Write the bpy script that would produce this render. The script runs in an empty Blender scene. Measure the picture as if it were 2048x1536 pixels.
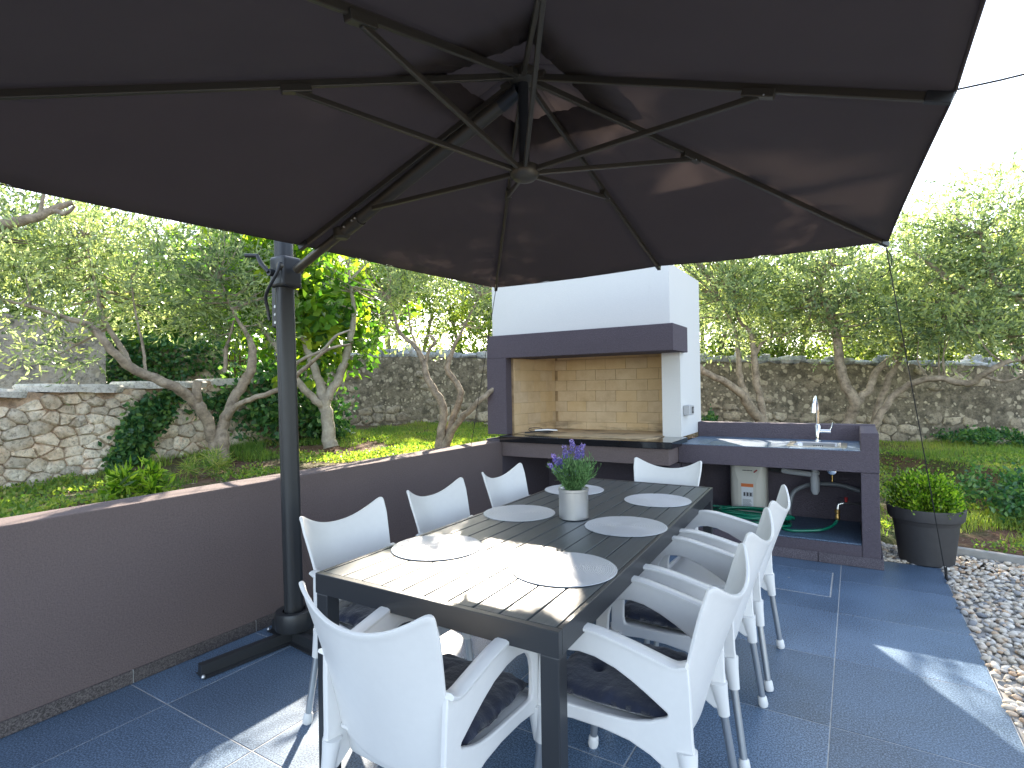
import bpy, bmesh, math, random
import numpy as np
from mathutils import Vector, Matrix
random.seed(11); rng = np.random.default_rng(11)
sc = bpy.context.scene; COL = sc.collection
R = math.radians

# ------------------------------------------------------------------ camera
FPX = 1106.48
YAW, PITCH, ROLL = -0.553478, 0.0054684, -0.0159072
CAM = Vector((0, 0, 1.4))
fw = Vector((math.sin(YAW)*math.cos(PITCH), math.cos(YAW)*math.cos(PITCH), math.sin(PITCH)))
r0 = Vector((math.cos(YAW), -math.sin(YAW), 0)); u0 = r0.cross(fw)
rt = math.cos(ROLL)*r0 + math.sin(ROLL)*u0; up = -math.sin(ROLL)*r0 + math.cos(ROLL)*u0
cd = bpy.data.cameras.new('camera'); cam = bpy.data.objects.new('camera', cd); COL.objects.link(cam)
m3 = Matrix((rt, up, -fw)).transposed(); cam.matrix_world = Matrix.Translation(CAM) @ m3.to_4x4()
cd.sensor_width = 36; cd.lens = 36*FPX/2048; cd.clip_start = .02; cd.clip_end = 3000
sc.camera = cam

# ------------------------------------------------------------------ sun, sky, exposure
SD = Vector((-.97, 1.62, 1.0)).normalized()
EL = math.asin(SD.z); AZ = math.atan2(SD.x, SD.y)
w = bpy.data.worlds.new('World'); sc.world = w; w.use_nodes = True
nt = w.node_tree; nt.nodes.clear()
sky = nt.nodes.new('ShaderNodeTexSky'); sky.sky_type = 'NISHITA'; sky.sun_disc = False
sky.sun_elevation = EL; sky.sun_rotation = AZ; sky.air_density = 1.0; sky.dust_density = 1.0; sky.ozone_density = 1.2
bg = nt.nodes.new('ShaderNodeBackground'); bg.inputs['Strength'].default_value = .145
wo = nt.nodes.new('ShaderNodeOutputWorld'); hz = nt.nodes.new('ShaderNodeHueSaturation'); hz.inputs['Saturation'].default_value = .66   # hazy white summer sky
nt.links.new(sky.outputs[0], hz.inputs['Color']); nt.links.new(hz.outputs[0], bg.inputs[0]); nt.links.new(bg.outputs[0], wo.inputs[0])
sl = bpy.data.lights.new('sun', 'SUN'); sl.energy = 5.0; sl.angle = R(.5); sl.color = (1, .88, .72)
sun = bpy.data.objects.new('sun', sl); COL.objects.link(sun)
sun.rotation_euler = SD.to_track_quat('Z', 'Y').to_euler(); sun.location = SD*50
sc.view_settings.view_transform = 'Standard'; sc.view_settings.look = 'None'
sc.view_settings.gamma = 1; sc.view_settings.use_curve_mapping = False
sc.view_settings.exposure = 2.25
try:
    sc.cycles.max_bounces = 10; sc.cycles.transparent_max_bounces = 8; sc.cycles.use_denoising = True
except Exception: pass

# ------------------------------------------------------------------ helpers
def px(x, y, d):
    """photo pixel at a forward distance -> point in the place"""
    return CAM + d*(fw + (x-1024)/FPX*rt - (y-768)/FPX*up)
def pxz(x, y, z):
    v = fw + (x-1024)/FPX*rt - (y-768)/FPX*up
    return CAM + (z-CAM.z)/v.z*v

def tag(o, label=None, cat=None, group=None, kind=None):
    for k, v in (('label', label), ('category', cat), ('group', group), ('kind', kind)):
        if v: o[k] = v
    return o
def empty(name, loc, label=None, cat=None, group=None, rz=0):
    o = bpy.data.objects.new(name, None); COL.objects.link(o); o.location = loc; o.rotation_euler = (0, 0, rz)
    o.empty_display_size = .1
    return tag(o, label, cat, group)
def wloc(o):
    v = Vector((0, 0, 0))
    while o is not None: v = v + o.location; o = o.parent
    return v
def mk(name, V, F, mat, parent=None, smooth=False, bevel=0, bseg=2, angle=None, sub=0, loc=None):
    """vertices in world coordinates; origin moved to the parent (or to loc / the base of the mesh)"""
    V = np.asarray([tuple(v) for v in V] if not isinstance(V, np.ndarray) else V, dtype=float)
    if loc is None:
        loc = Vector((V[:, 0].mean(), V[:, 1].mean(), V[:, 2].min()))
    me = bpy.data.meshes.new(name)
    base = np.array(loc)
    me.from_pydata((V-base).tolist(), [], [list(f) for f in F]); me.update()
    for m in (mat if isinstance(mat, (list, tuple)) else [mat]): me.materials.append(m)
    o = bpy.data.objects.new(name, me); COL.objects.link(o)
    if parent is not None:
        o.parent = parent; o.location = Vector(loc) - wloc(parent)
    else: o.location = loc
    if smooth:
        me.polygons.foreach_set('use_smooth', [True]*len(me.polygons))
        if angle: me.set_sharp_from_angle(angle=R(angle))
    if bevel:
        b = o.modifiers.new('b', 'BEVEL'); b.width = bevel; b.segments = bseg; b.limit_method = 'ANGLE'; b.angle_limit = R(40)
        b.harden_normals = False
    if sub:
        s = o.modifiers.new('s', 'SUBSURF'); s.levels = sub; s.render_levels = sub
    return o
def bulk(name, V, F, mat, parent=None, tint=None, smooth=False):
    """big mesh from numpy: V (n,3), F (m,k) all faces with k corners"""
    me = bpy.data.meshes.new(name); V = np.asarray(V, dtype=np.float32); F = np.asarray(F, dtype=np.int32)
    base = np.array([V[:, 0].mean(), V[:, 1].mean(), V[:, 2].min()], dtype=np.float32)
    me.vertices.add(len(V)); me.vertices.foreach_set('co', (V-base).ravel())
    k = F.shape[1]
    me.loops.add(F.size); me.loops.foreach_set('vertex_index', F.ravel())
    me.polygons.add(len(F)); me.polygons.foreach_set('loop_start', np.arange(0, F.size, k, dtype=np.int32))
    me.polygons.foreach_set('loop_total', np.full(len(F), k, dtype=np.int32))
    if smooth: me.polygons.foreach_set('use_smooth', np.ones(len(F), dtype=bool))
    me.update(calc_edges=True)
    if tint is not None:
        a = me.attributes.new('tint', 'FLOAT', 'FACE'); a.data.foreach_set('value', np.asarray(tint, dtype=np.float32))
    me.materials.append(mat)
    o = bpy.data.objects.new(name, me); COL.objects.link(o)
    if parent is not None:
        o.parent = parent; o.location = Vector(base.tolist()) - wloc(parent)
    else: o.location = base.tolist()
    return o
def boxg(x0, x1, y0, y1, z0, z1):
    V = [(x, y, z) for z in (z0, z1) for y in (y0, y1) for x in (x0, x1)]
    F = [(0, 2, 3, 1), (4, 5, 7, 6), (0, 1, 5, 4), (2, 6, 7, 3), (0, 4, 6, 2), (1, 3, 7, 5)]
    return V, F
def join(*gs):
    V, F = [], []
    for v, f in gs:
        n = len(V); V += [tuple(p) for p in v]; F += [tuple(i+n for i in q) for q in f]
    return V, F
def box(name, x0, x1, y0, y1, z0, z1, mat, parent=None, bevel=.003, **k):
    V, F = boxg(x0, x1, y0, y1, z0, z1)
    return mk(name, V, F, mat, parent, bevel=bevel, **k)
def tubeg(pts, rad, seg=10, cap=True, flat=1.0):
    P = [Vector(p) for p in pts]; n = len(P)
    rad = rad if isinstance(rad, (list, tuple)) else [rad]*n
    V, F = [], []; N = None
    for i, p in enumerate(P):
        t = (P[min(i+1, n-1)] - P[max(i-1, 0)]).normalized()
        if N is None:
            a = Vector((0, 0, 1)) if abs(t.z) < .9 else Vector((1, 0, 0)); N = t.cross(a).normalized()
        else:
            N = (N - t*N.dot(t)).normalized()
        B = t.cross(N)
        for k in range(seg):
            a = 2*math.pi*k/seg; V.append(tuple(p + float(rad[i])*(math.cos(a)*N + flat*math.sin(a)*B)))
    for i in range(n-1):
        for k in range(seg):
            k2 = (k+1) % seg; F.append((i*seg+k, i*seg+k2, (i+1)*seg+k2, (i+1)*seg+k))
    if cap:
        F.append(tuple(range(seg-1, -1, -1))); F.append(tuple((n-1)*seg+k for k in range(seg)))
    return V, F
def tube(name, pts, rad, mat, parent=None, seg=12, flat=1.0, angle=50, **k):
    V, F = tubeg(pts, rad, seg, True, flat); return mk(name, V, F, mat, parent, smooth=True, angle=angle, **k)
def latheg(prof, c=(0, 0, 0), seg=32, sx=1, sy=1):
    V, F = [], []
    for r, z in prof:
        for k in range(seg):
            a = 2*math.pi*k/seg; V.append((c[0]+r*sx*math.cos(a), c[1]+r*sy*math.sin(a), c[2]+z))
    for i in range(len(prof)-1):
        for k in range(seg):
            k2 = (k+1) % seg; F.append((i*seg+k, i*seg+k2, (i+1)*seg+k2, (i+1)*seg+k))
    F.append(tuple(range(seg-1, -1, -1))); F.append(tuple((len(prof)-1)*seg+k for k in range(seg)))
    return V, F
def lathe(name, prof, c, mat, parent=None, seg=32, angle=40, **k):
    V, F = latheg(prof, c, seg); return mk(name, V, F, mat, parent, smooth=True, angle=angle, **k)
def smoothpts(P, n=6):
    """Catmull-Rom through points (tuples may carry a radius as last value)"""
    P = [np.array(p, float) for p in P]
    if len(P) < 3: return P
    Q = [2*P[0]-P[1]] + P + [2*P[-1]-P[-2]]; out = []
    for i in range(1, len(Q)-2):
        for k in range(n):
            t = k/n; a, b, c, d = Q[i-1], Q[i], Q[i+1], Q[i+2]
            out.append(.5*((2*b)+(-a+c)*t+(2*a-5*b+4*c-d)*t*t+(-a+3*b-3*c+d)*t**3))
    out.append(P[-1]); return out
def copy_tree(o, parent=None):
    c = o.copy(); COL.objects.link(c); c.parent = parent
    for ch in list(o.children): copy_tree(ch, c)
    return c

# ------------------------------------------------------------------ materials
def new_mat(name):
    m = bpy.data.materials.new(name); m.use_nodes = True; n = m.node_tree; b = n.nodes['Principled BSDF']; return m, n, b
def nd(n, t, **k):
    x = n.nodes.new(t)
    for a, v in k.items(): setattr(x, a, v)
    return x
def coords(n, obj=True, scale=(1, 1, 1)):
    tc = nd(n, 'ShaderNodeTexCoord') if obj else None
    g = nd(n, 'ShaderNodeNewGeometry')
    mp = nd(n, 'ShaderNodeMapping'); mp.inputs['Scale'].default_value = scale
    n.links.new(tc.outputs['Object'] if obj else g.outputs['Position'], mp.inputs[0]); return mp.outputs[0]
def noise(n, co, s, det=4, rough=.6):
    x = nd(n, 'ShaderNodeTexNoise'); x.inputs['Scale'].default_value = s; x.inputs['Detail'].default_value = det
    x.inputs['Roughness'].default_value = rough; n.links.new(co, x.inputs['Vector']); return x.outputs['Fac']
def ramp(n, fac, stops):
    x = nd(n, 'ShaderNodeValToRGB'); e = x.color_ramp.elements
    while len(e) < len(stops): e.new(.5)
    for i, (p, c) in enumerate(stops): e[i].position = p; e[i].color = (*c, 1) if len(c) == 3 else c
    n.links.new(fac, x.inputs[0]); return x.outputs[0]
def mixc(n, f, a, b, mode='MIX'):
    x = nd(n, 'ShaderNodeMix', data_type='RGBA', blend_type=mode)
    for s, v in ((0, f), (6, a), (7, b)):
        if isinstance(v, (int, float)): x.inputs[s].default_value = v
        elif isinstance(v, tuple): x.inputs[s].default_value = (*v, 1)
        else: n.links.new(v, x.inputs[s])
    return x.outputs[2]
def bump(n, b, h, st=.3, dist=.01, prev=None):
    x = nd(n, 'ShaderNodeBump'); x.inputs['Strength'].default_value = st; x.inputs['Distance'].default_value = dist
    n.links.new(h, x.inputs['Height'])
    if prev is not None: n.links.new(prev, x.inputs['Normal'])
    n.links.new(x.outputs[0], b.inputs['Normal']); return x.outputs[0]
def plain(name, col, rough=.5, metal=0, bs=0, bsc=40, var=.0, coat=0, obj=True, spec=.5):
    m, n, b = new_mat(name); b.inputs['Roughness'].default_value = rough; b.inputs['Metallic'].default_value = metal
    b.inputs['Coat Weight'].default_value = coat; b.inputs['Specular IOR Level'].default_value = spec
    co = coords(n, obj)
    f = noise(n, co, bsc*.12, 5)
    lo = tuple(c*(1-var) for c in col); hi = tuple(min(1, c*(1+var)) for c in col)
    n.links.new(ramp(n, f, [(.3, lo), (.7, hi)]), b.inputs['Base Color'])
    if bs: bump(n, b, noise(n, co, bsc, 6, .7), bs, .004)
    return m
def stucco(name, col, sc_=170, st=.55, var=.12, fl=1.22):
    m, n, b = new_mat(name); b.inputs['Roughness'].default_value = .92; b.inputs['Specular IOR Level'].default_value = .25
    co = coords(n, False)
    f1 = noise(n, co, 1.6, 6, .65); f2 = noise(n, co, sc_*.6, 3, .6)
    c = mixc(n, f1, tuple(v*(1-var) for v in col), tuple(v*(1+var) for v in col))
    c2 = mixc(n, ramp(n, f2, [(.35, (0, 0, 0)), (.7, (1, 1, 1))]), c, tuple(v*fl for v in col))
    n.links.new(c2, b.inputs['Base Color'])
    v = nd(n, 'ShaderNodeTexVoronoi'); v.inputs['Scale'].default_value = sc_; n.links.new(co, v.inputs['Vector'])
    p = bump(n, b, v.outputs['Distance'], st, .004); bump(n, b, f2, st*.6, .003, p)
    return m
M_PLUM = stucco('plum render', (.138, .108, .105), 170, .5)
M_PLUMD = stucco('plum grey render of the kitchen', (.092, .078, .094), 130, .8)
M_WHITE = stucco('white textured render', (.66, .66, .645), 150, .22, .03, 1.03)
M_GROUT = plain('pale grout', (.42, .42, .41), .9, bs=.3, bsc=200, var=.25)
M_GROUTD = plain('grey grout', (.17, .17, .17), .9, bs=.3, bsc=200, var=.3)

def tile_mat(name, a, b_, rough=.38):
    m, n, b = new_mat(name); co = coords(n, False)
    f = noise(n, co, 150, 3, .75); g = noise(n, co, 2.2, 5, .6); h = noise(n, co, 110, 3, .6)
    c = ramp(n, f, [(.42, a), (.50, tuple(x*.6+y*.4 for x, y in zip(a, b_))), (.60, b_)])
    c = mixc(n, ramp(n, g, [(.35, (.0,)*3), (.75, (.32,)*3)]), c, tuple(v*1.25 for v in b_))
    oi = nd(n, 'ShaderNodeObjectInfo')
    hs = nd(n, 'ShaderNodeHueSaturation'); mr = nd(n, 'ShaderNodeMapRange'); mr.inputs[3].default_value = .82; mr.inputs[4].default_value = 1.16
    n.links.new(oi.outputs['Random'], mr.inputs[0]); n.links.new(mr.outputs[0], hs.inputs['Value']); n.links.new(c, hs.inputs['Color'])
    n.links.new(hs.outputs[0], b.inputs['Base Color'])
    rr = nd(n, 'ShaderNodeMapRange'); rr.inputs[3].default_value = rough-.08; rr.inputs[4].default_value = rough+.15
    n.links.new(g, rr.inputs[0]); n.links.new(rr.outputs[0], b.inputs['Roughness'])
    bump(n, b, h, .16, .002); return m
M_TILE = tile_mat('grey granite tile tinted sky blue', (.018, .038, .070), (.165, .245, .355))  # grey stone with the blue of skylit shade mixed into its colour
M_SKIRT = tile_mat('rough brown grey granite tile', (.03, .025, .025), (.15, .13, .125), .7)
M_SKIRTC = tile_mat('plum grey skirting tile', (.045, .038, .048), (.14, .12, .14), .7)
M_GRAN = plain('polished black granite', (.008, .009, .011), .08, coat=.3, var=.4)
M_ALU = plain('grey metal', (.50, .52, .54), .38, .85)
M_PLAST = plain('white plastic', (.74, .735, .72), .34, bs=.04, bsc=300, var=.015)
M_POLE = plain('anthracite powder coated metal', (.035, .038, .042), .38, .25, bs=.05, bsc=400)
M_RIB = plain('dark bronze aluminium', (.095, .086, .068), .38, .5)
M_TABLE = plain('anthracite table metal', (.038, .041, .046), .36, .3, bs=.06, bsc=400)
M_CHROME = plain('chrome', (.8, .82, .84), .07, 1)
M_STEEL = plain('brushed steel', (.62, .61, .58), .28, 1)
M_BRASS = plain('brass', (.55, .35, .12), .35, 1)
M_GREYPL = plain('grey plastic pipe', (.42, .43, .44), .45)
M_BLACK = plain('black rope', (.012, .012, .013), .7)
M_HOSEG = plain('green hose', (.004, .15, .085), .22, coat=.3)
M_HOSEC = plain('grey flexible hose', (.16, .17, .18), .35)
M_HEAT = plain('off white enamel', (.62, .60, .53), .3)
M_ORANGE = plain('orange print', (.65, .17, .04), .5)
M_PAPER = plain('white paper', (.72, .74, .76), .6)
M_DARKP = plain('dark print', (.06, .06, .07), .6)
M_RED = plain('red print', (.30, .01, .01), .5)
M_POTBIG = plain('charcoal plastic planter', (.042, .040, .041), .6, bs=.12, bsc=160, var=.1)
M_TIN = plain('matt silver pot', (.50, .50, .50), .34, .95, bs=.03, bsc=30, var=.08)
M_CLAY = plain('kerb concrete', (.33, .32, .30), .9, bs=.4, bsc=90, var=.15)

def plank_mat():
    m, n, b = new_mat('dark composite wood'); co = coords(n, False, (60, 2.2, 60)); f = noise(n, co, 2.2, 6, .7)
    n.links.new(ramp(n, f, [(.25, (.030, .040, .047)), (.6, (.055, .070, .080)), (.8, (.080, .098, .112))]), b.inputs['Base Color'])
    b.inputs['Roughness'].default_value = .40; bump(n, b, f, .25, .002); return m
M_PLANK = plank_mat()
def fabric_mat():
    m, n, b = new_mat('plum brown canopy fabric'); co = coords(n, False)
    f = noise(n, co, 2.5, 4); wv = noise(n, coords(n, False, (1, 1, 1)), 600, 2)
    c = ramp(n, f, [(.3, (.036, .025, .022)), (.7, (.050, .035, .031))])
    n.links.new(c, b.inputs['Base Color']); b.inputs['Roughness'].default_value = .75; b.inputs['Specular IOR Level'].default_value = .3
    bump(n, b, wv, .25, .002)
    tr = nd(n, 'ShaderNodeBsdfTranslucent'); tr.inputs[0].default_value = (.52, .46, .45, 1)
    mx = nd(n, 'ShaderNodeMixShader'); mx.inputs[0].default_value = .20; out = n.nodes['Material Output']
    n.links.new(b.outputs[0], mx.inputs[1]); n.links.new(tr.outputs[0], mx.inputs[2]); n.links.new(mx.outputs[0], out.inputs[0]); return m
M_FAB = fabric_mat()
def cushion_mat():
    m, n, b = new_mat('dark navy cushion cotton'); co = coords(n, True)
    n.links.new(ramp(n, noise(n, co, 9, 5), [(.3, (.010, .014, .028)), (.7, (.022, .028, .052))]), b.inputs['Base Color'])
    b.inputs['Roughness'].default_value = .85; b.inputs['Sheen Weight'].default_value = .35; b.inputs['Specular IOR Level'].default_value = .2
    p = bump(n, b, noise(n, co, 16, 4), .5, .02); bump(n, b, noise(n, co, 500, 2), .3, .002, p); return m
M_CUSH = cushion_mat()
def mat_mat():
    m, n, b = new_mat('silver woven placemat'); tc = nd(n, 'ShaderNodeTexCoord')
    wv = nd(n, 'ShaderNodeTexWave'); wv.wave_type = 'RINGS'; wv.rings_direction = 'Z'; wv.inputs['Scale'].default_value = 42; wv.inputs['Distortion'].default_value = 0
    n.links.new(tc.outputs['Object'], wv.inputs['Vector'])
    f = noise(n, coords(n, True), 120, 3)
    c = ramp(n, wv.outputs['Fac'], [(.1, (.40, .41, .43)), (.6, (.64, .65, .67))])
    n.links.new(mixc(n, f, c, (.56, .57, .60)), b.inputs['Base Color']); b.inputs['Roughness'].default_value = .45; b.inputs['Metallic'].default_value = .15
    bump(n, b, wv.outputs['Fac'], .5, .003); return m
M_MAT = mat_mat()
def brick_mat():
    m, n, b = new_mat('yellow firebrick'); co = coords(n, False)
    f = noise(n, co, 5, 6, .7); g = noise(n, co, 60, 5, .7); oi = nd(n, 'ShaderNodeObjectInfo')
    c = ramp(n, f, [(.25, (.46, .33, .20)), (.5, (.60, .46, .30)), (.75, (.69, .56, .39))])
    c = mixc(n, oi.outputs['Random'], c, mixc(n, .5, c, (.66, .46, .22)))
    sp = nd(n, 'ShaderNodeNewGeometry'); sx = nd(n, 'ShaderNodeSeparateXYZ'); n.links.new(sp.outputs['Position'], sx.inputs[0])
    soot = noise(n, coords(n, False, (1.6, 1.6, 7)), 1.7, 5, .6)
    mr = nd(n, 'ShaderNodeMapRange'); mr.inputs[1].default_value = 1.06; mr.inputs[2].default_value = .90; n.links.new(sx.outputs[2], mr.inputs[0])
    mu = nd(n, 'ShaderNodeMath', operation='MULTIPLY'); n.links.new(mr.outputs[0], mu.inputs[0])
    n.links.new(ramp(n, soot, [(.48, (0,)*3), (.66, (1,)*3)]), mu.inputs[1])
    c = mixc(n, mu.outputs[0], c, (.07, .05, .035)); n.links.new(c, b.inputs['Base Color']); b.inputs['Roughness'].default_value = .95
    bump(n, b, g, .35, .004); return m
M_BRICK = brick_mat()
M_MORT = plain('sooty mortar', (.36, .25, .14), .95, bs=.3, bsc=120, var=.3)
def leaf_mat(name, cols, trans, rough=.45, tf=.45):
    m, n, b = new_mat(name); at = nd(n, 'ShaderNodeAttribute'); at.attribute_name = 'tint'; at.attribute_type = 'GEOMETRY'
    c = ramp(n, at.outputs['Fac'], [(i/(len(cols)-1), k) for i, k in enumerate(cols)])
    n.links.new(c, b.inputs['Base Color']); b.inputs['Roughness'].default_value = rough; b.inputs['Specular IOR Level'].default_value = .4
    tr = nd(n, 'ShaderNodeBsdfTranslucent')
    n.links.new(mixc(n, 1.0, c, trans, 'MULTIPLY'), tr.inputs[0])
    mx = nd(n, 'ShaderNodeMixShader'); mx.inputs[0].default_value = tf; out = n.nodes['Material Output']
    n.links.new(b.outputs[0], mx.inputs[1]); n.links.new(tr.outputs[0], mx.inputs[2]); n.links.new(mx.outputs[0], out.inputs[0]); return m
M_OLIVE = leaf_mat('olive leaves', [(.08, .12, .065), (.19, .25, .13), (.34, .41, .23), (.46, .50, .19)], (1.8, 1.85, 1.25), .40, .5)
M_LUSH = leaf_mat('broad green leaves', [(.04, .11, .02), (.09, .19, .03), (.18, .28, .03), (.30, .36, .04)], (1.9, 2.1, .9), .4, .5)
M_FAR = leaf_mat('far tree leaves', [(.035, .07, .02), (.10, .16, .035), (.22, .29, .06), (.34, .38, .07)], (1.9, 2.0, 1.2), .5, .5)
M_IVY = leaf_mat('ivy leaves', [(.02, .075, .03), (.045, .13, .05), (.09, .19, .06), (.18, .28, .07)], (1.8, 2.2, 1.0), .35, .3)
M_BOX = leaf_mat('boxwood leaves', [(.02, .06, .008), (.09, .19, .015), (.22, .34, .03), (.38, .46, .06)], (2.0, 2.4, .8), .28, .35)
M_GRASS = leaf_mat('grass blades', [(.05, .11, .025), (.10, .19, .04), (.19, .27, .055), (.30, .33, .08), (.36, .31, .15)], (2.2, 2.4, .9), .5, .4)
M_LAVL = leaf_mat('lavender foliage', [(.07, .16, .06), (.15, .30, .11), (.26, .42, .18)], (1.2, 1.3, 1.0), .5, .3)
M_LAVF = leaf_mat('lavender florets', [(.08, .06, .30), (.19, .15, .50), (.42, .36, .70), (.75, .52, .68)], (1.1, 1.0, 1.2), .6, .3)
M_FLOW = leaf_mat('pale ivy blossom', [(.5, .45, .42), (.7, .62, .6), (.85, .8, .75)], (1, 1, 1), .6, .3)
def bark_mat(name, a, b_):
    m, n, b = new_mat(name); co = coords(n, False); f = noise(n, co, 12, 6, .7); g = noise(n, coords(n, False, (40, 40, 9)), 1.5, 5, .7)
    c = ramp(n, f, [(.3, a), (.52, tuple((x+y)/2 for x, y in zip(a, b_))), (.72, b_)])
    n.links.new(c, b.inputs['Base Color']); b.inputs['Roughness'].default_value = .9
    p = bump(n, b, g, .6, .012); bump(n, b, f, .5, .02, p); return m
M_BARK = bark_mat('olive bark', (.11, .085, .06), (.46, .38, .28))
M_BARK2 = bark_mat('pale fig bark', (.22, .19, .15), (.50, .45, .36))
def stone_mat(name, cols, moss=.25, sc_=3, fleck=None):
    m, n, b = new_mat(name); co = coords(n, False); oi = nd(n, 'ShaderNodeObjectInfo')
    f = noise(n, co, sc_, 7, .7); g = noise(n, co, 34, 6, .75); k = noise(n, co, 9, 6, .7)
    c = ramp(n, f, [(.28+.44*i/(len(cols)-1), q) for i, q in enumerate(cols)])
    hs = nd(n, 'ShaderNodeHueSaturation'); mr = nd(n, 'ShaderNodeMapRange'); mr.inputs[3].default_value = .75; mr.inputs[4].default_value = 1.25
    n.links.new(oi.outputs['Random'], mr.inputs[0]); n.links.new(mr.outputs[0], hs.inputs['Value']); n.links.new(c, hs.inputs['Color'])
    c = mixc(n, ramp(n, k, [(.52, (0,)*3), (.68, (moss,)*3)]), hs.outputs[0], (.05, .05, .04))
    c = mixc(n, ramp(n, g, [(.35, (.6,)*3), (.5, (0,)*3)]), c, (.05, .04, .03))
    if fleck:
        wn = nd(n, 'ShaderNodeTexNoise'); wn.inputs['Scale'].default_value = 7; n.links.new(co, wn.inputs['Vector'])
        wp = mixc(n, .10, co, wn.outputs['Color'])
        for fs, lo in ((11, .66), (22, .70)):
            vo = nd(n, 'ShaderNodeTexVoronoi'); vo.inputs['Scale'].default_value = fs; n.links.new(wp, vo.inputs['Vector'])
            sp = nd(n, 'ShaderNodeSeparateColor'); n.links.new(vo.outputs['Color'], sp.inputs[0])
            m1 = ramp(n, sp.outputs[0], [(lo, (0,)*3), (lo+.03, (1,)*3)]); m2 = ramp(n, vo.outputs['Distance'], [(.32, (1,)*3), (.45, (0,)*3)])
            mm = mixc(n, 1.0, m1, m2, 'MULTIPLY'); c = mixc(n, mm, c, mixc(n, sp.outputs[1], fleck, tuple(v*.6 for v in fleck)))
    n.links.new(c, b.inputs['Base Color']); b.inputs['Roughness'].default_value = .95
    p = bump(n, b, k, .7, .03); bump(n, b, g, .7, .012, p); return m
M_STONE = stone_mat('warm limestone rubble', [(.50, .32, .19), (.66, .53, .38), (.74, .66, .53), (.70, .46, .29)], .4)
M_STONEG = stone_mat('grey loose cap stones', [(.20, .23, .28), (.36, .39, .44), (.52, .54, .56), (.50, .42, .36)], .5, 5)
M_SLAB = stone_mat('pale limestone slab', [(.42, .40, .37), (.58, .56, .52), (.66, .64, .60)], .25, 4)
M_STONEF = stone_mat('weathered stone in the far wall', [(.22, .18, .13), (.38, .32, .24), (.54, .47, .37)], .85)
M_MORTAR = stone_mat('rubble mortar', [(.30, .19, .12), (.44, .32, .22), (.56, .45, .33)], .6, 6)
M_OLDW = stone_mat('lichen blackened wall render', [(.07, .06, .045), (.17, .145, .105), (.33, .28, .21), (.13, .11, .08)], .75, 7, (.52, .45, .34))
M_OLDG = stone_mat('grey weathered wall render', [(.12, .115, .105), (.34, .32, .29), (.50, .46, .41), (.20, .18, .155)], .8, 3.5, (.5, .45, .38))
def soil_mat():
    m, n, b = new_mat('red brown soil with litter'); co = coords(n, False)
    f = noise(n, co, 1.3, 6, .6); g = noise(n, co, 45, 5, .75); k = noise(n, co, 110, 3, .6)
    c = ramp(n, g, [(.3, (.06, .028, .016)), (.5, (.13, .065, .038)), (.62, (.20, .12, .075)), (.75, (.34, .26, .18))])
    c = mixc(n, ramp(n, f, [(.45, (0,)*3), (.62, (.8,)*3)]), c, (.06, .10, .02))
    n.links.new(c, b.inputs['Base Color']); b.inputs['Roughness'].default_value = 1
    bump(n, b, g, .8, .03); return m
M_SOIL = soil_mat()
def pebble_mat():
    m, n, b = new_mat('river pebbles'); at = nd(n, 'ShaderNodeAttribute'); at.attribute_name = 'tint'
    c = ramp(n, at.outputs['Fac'], [(0, (.16, .17, .19)), (.12, (.33, .33, .33)), (.28, (.55, .49, .40)), (.50, (.62, .54, .43)), (.68, (.50, .33, .20)), (.80, (.66, .60, .52)), (1, (.72, .68, .61))])
    f = noise(n, coords(n, False), 90, 4)
    n.links.new(mixc(n, ramp(n, f, [(.4, (0,)*3), (.8, (.4,)*3)]), c, (.3, .25, .2)), b.inputs['Base Color']); b.inputs['Roughness'].default_value = .6; return m
M_PEB = pebble_mat()

# ================================================================== SETTING
# ---- ground heights
BANK = [(-3.12, 5.95), (-1.5, 8.8), (.33, 9.28), (.99, 8.5), (1.43, 7.32), (2.3, 6.1), (5.0, 4.6), (30, 2)]
UP = np.array([(-3.2, 0, .66), (-3.2, 2, .68), (-3.2, 4, .70), (-3.2, 6, .70), (-5.8, 1.6, .62), (-5.7, 0, .58), (-6.1, 3.6, .74), (-6.3, 5, .75), (-5, 3, .68), (-4.5, 5.5, .70),
      (-8, 6.6, .78), (-6.15, 7.84, .76), (-4, 8.8, .66), (-2, 10, .54), (0, 10.3, .45), (2.2, 11.3, .40), (.33, 9.5, .40), (1.1, 8.7, .40), (1.6, 7.5, .40), (2.4, 6.4, .42), (5, 8, .42), (-9, 2, .9), (-12, 5, 1.0)])
def bank_s(x, y):
    """signed distance to the bank line, + behind it"""
    best = None
    for (x0, y0), (x1, y1) in zip(BANK[:-1], BANK[1:]):
        dx, dy = x1-x0, y1-y0; L2 = dx*dx+dy*dy; t = np.clip(((x-x0)*dx+(y-y0)*dy)/L2, 0, 1)
        ex, ey = x-(x0+t*dx), y-(y0+t*dy); d = np.hypot(ex, ey); s = np.where(dx*ey-dy*ex > 0, 1, -1)*d
        best = s if best is None else np.where(np.abs(s) < np.abs(best), s, best)
    return best
def ground(x, y):
    x = np.asarray(x, float); y = np.asarray(y, float)
    d2 = (x[..., None]-UP[:, 0])**2+(y[..., None]-UP[:, 1])**2+.02
    wgt = 1/d2**1.5; hi = (wgt*UP[:, 2]).sum(-1)/wgt.sum(-1)
    lo = .03+np.clip((y-5.8)*.055, 0, .18)
    s = bank_s(x, y); t = np.clip((s+.14)/.2, 0, 1)
    t = t*t*(3-2*t); t = np.where(x < -3.12, 1, t)
    z = lo*(1-t)+hi*t
    z = z+.02*np.sin(x*3.1+y*1.7)*np.sin(y*2.3-x)*np.clip((y-5.9)+(x < -3.2)*9, 0, 1)
    return z
def curb_y(x): return 5.66-.22*(x-.6)
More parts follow.
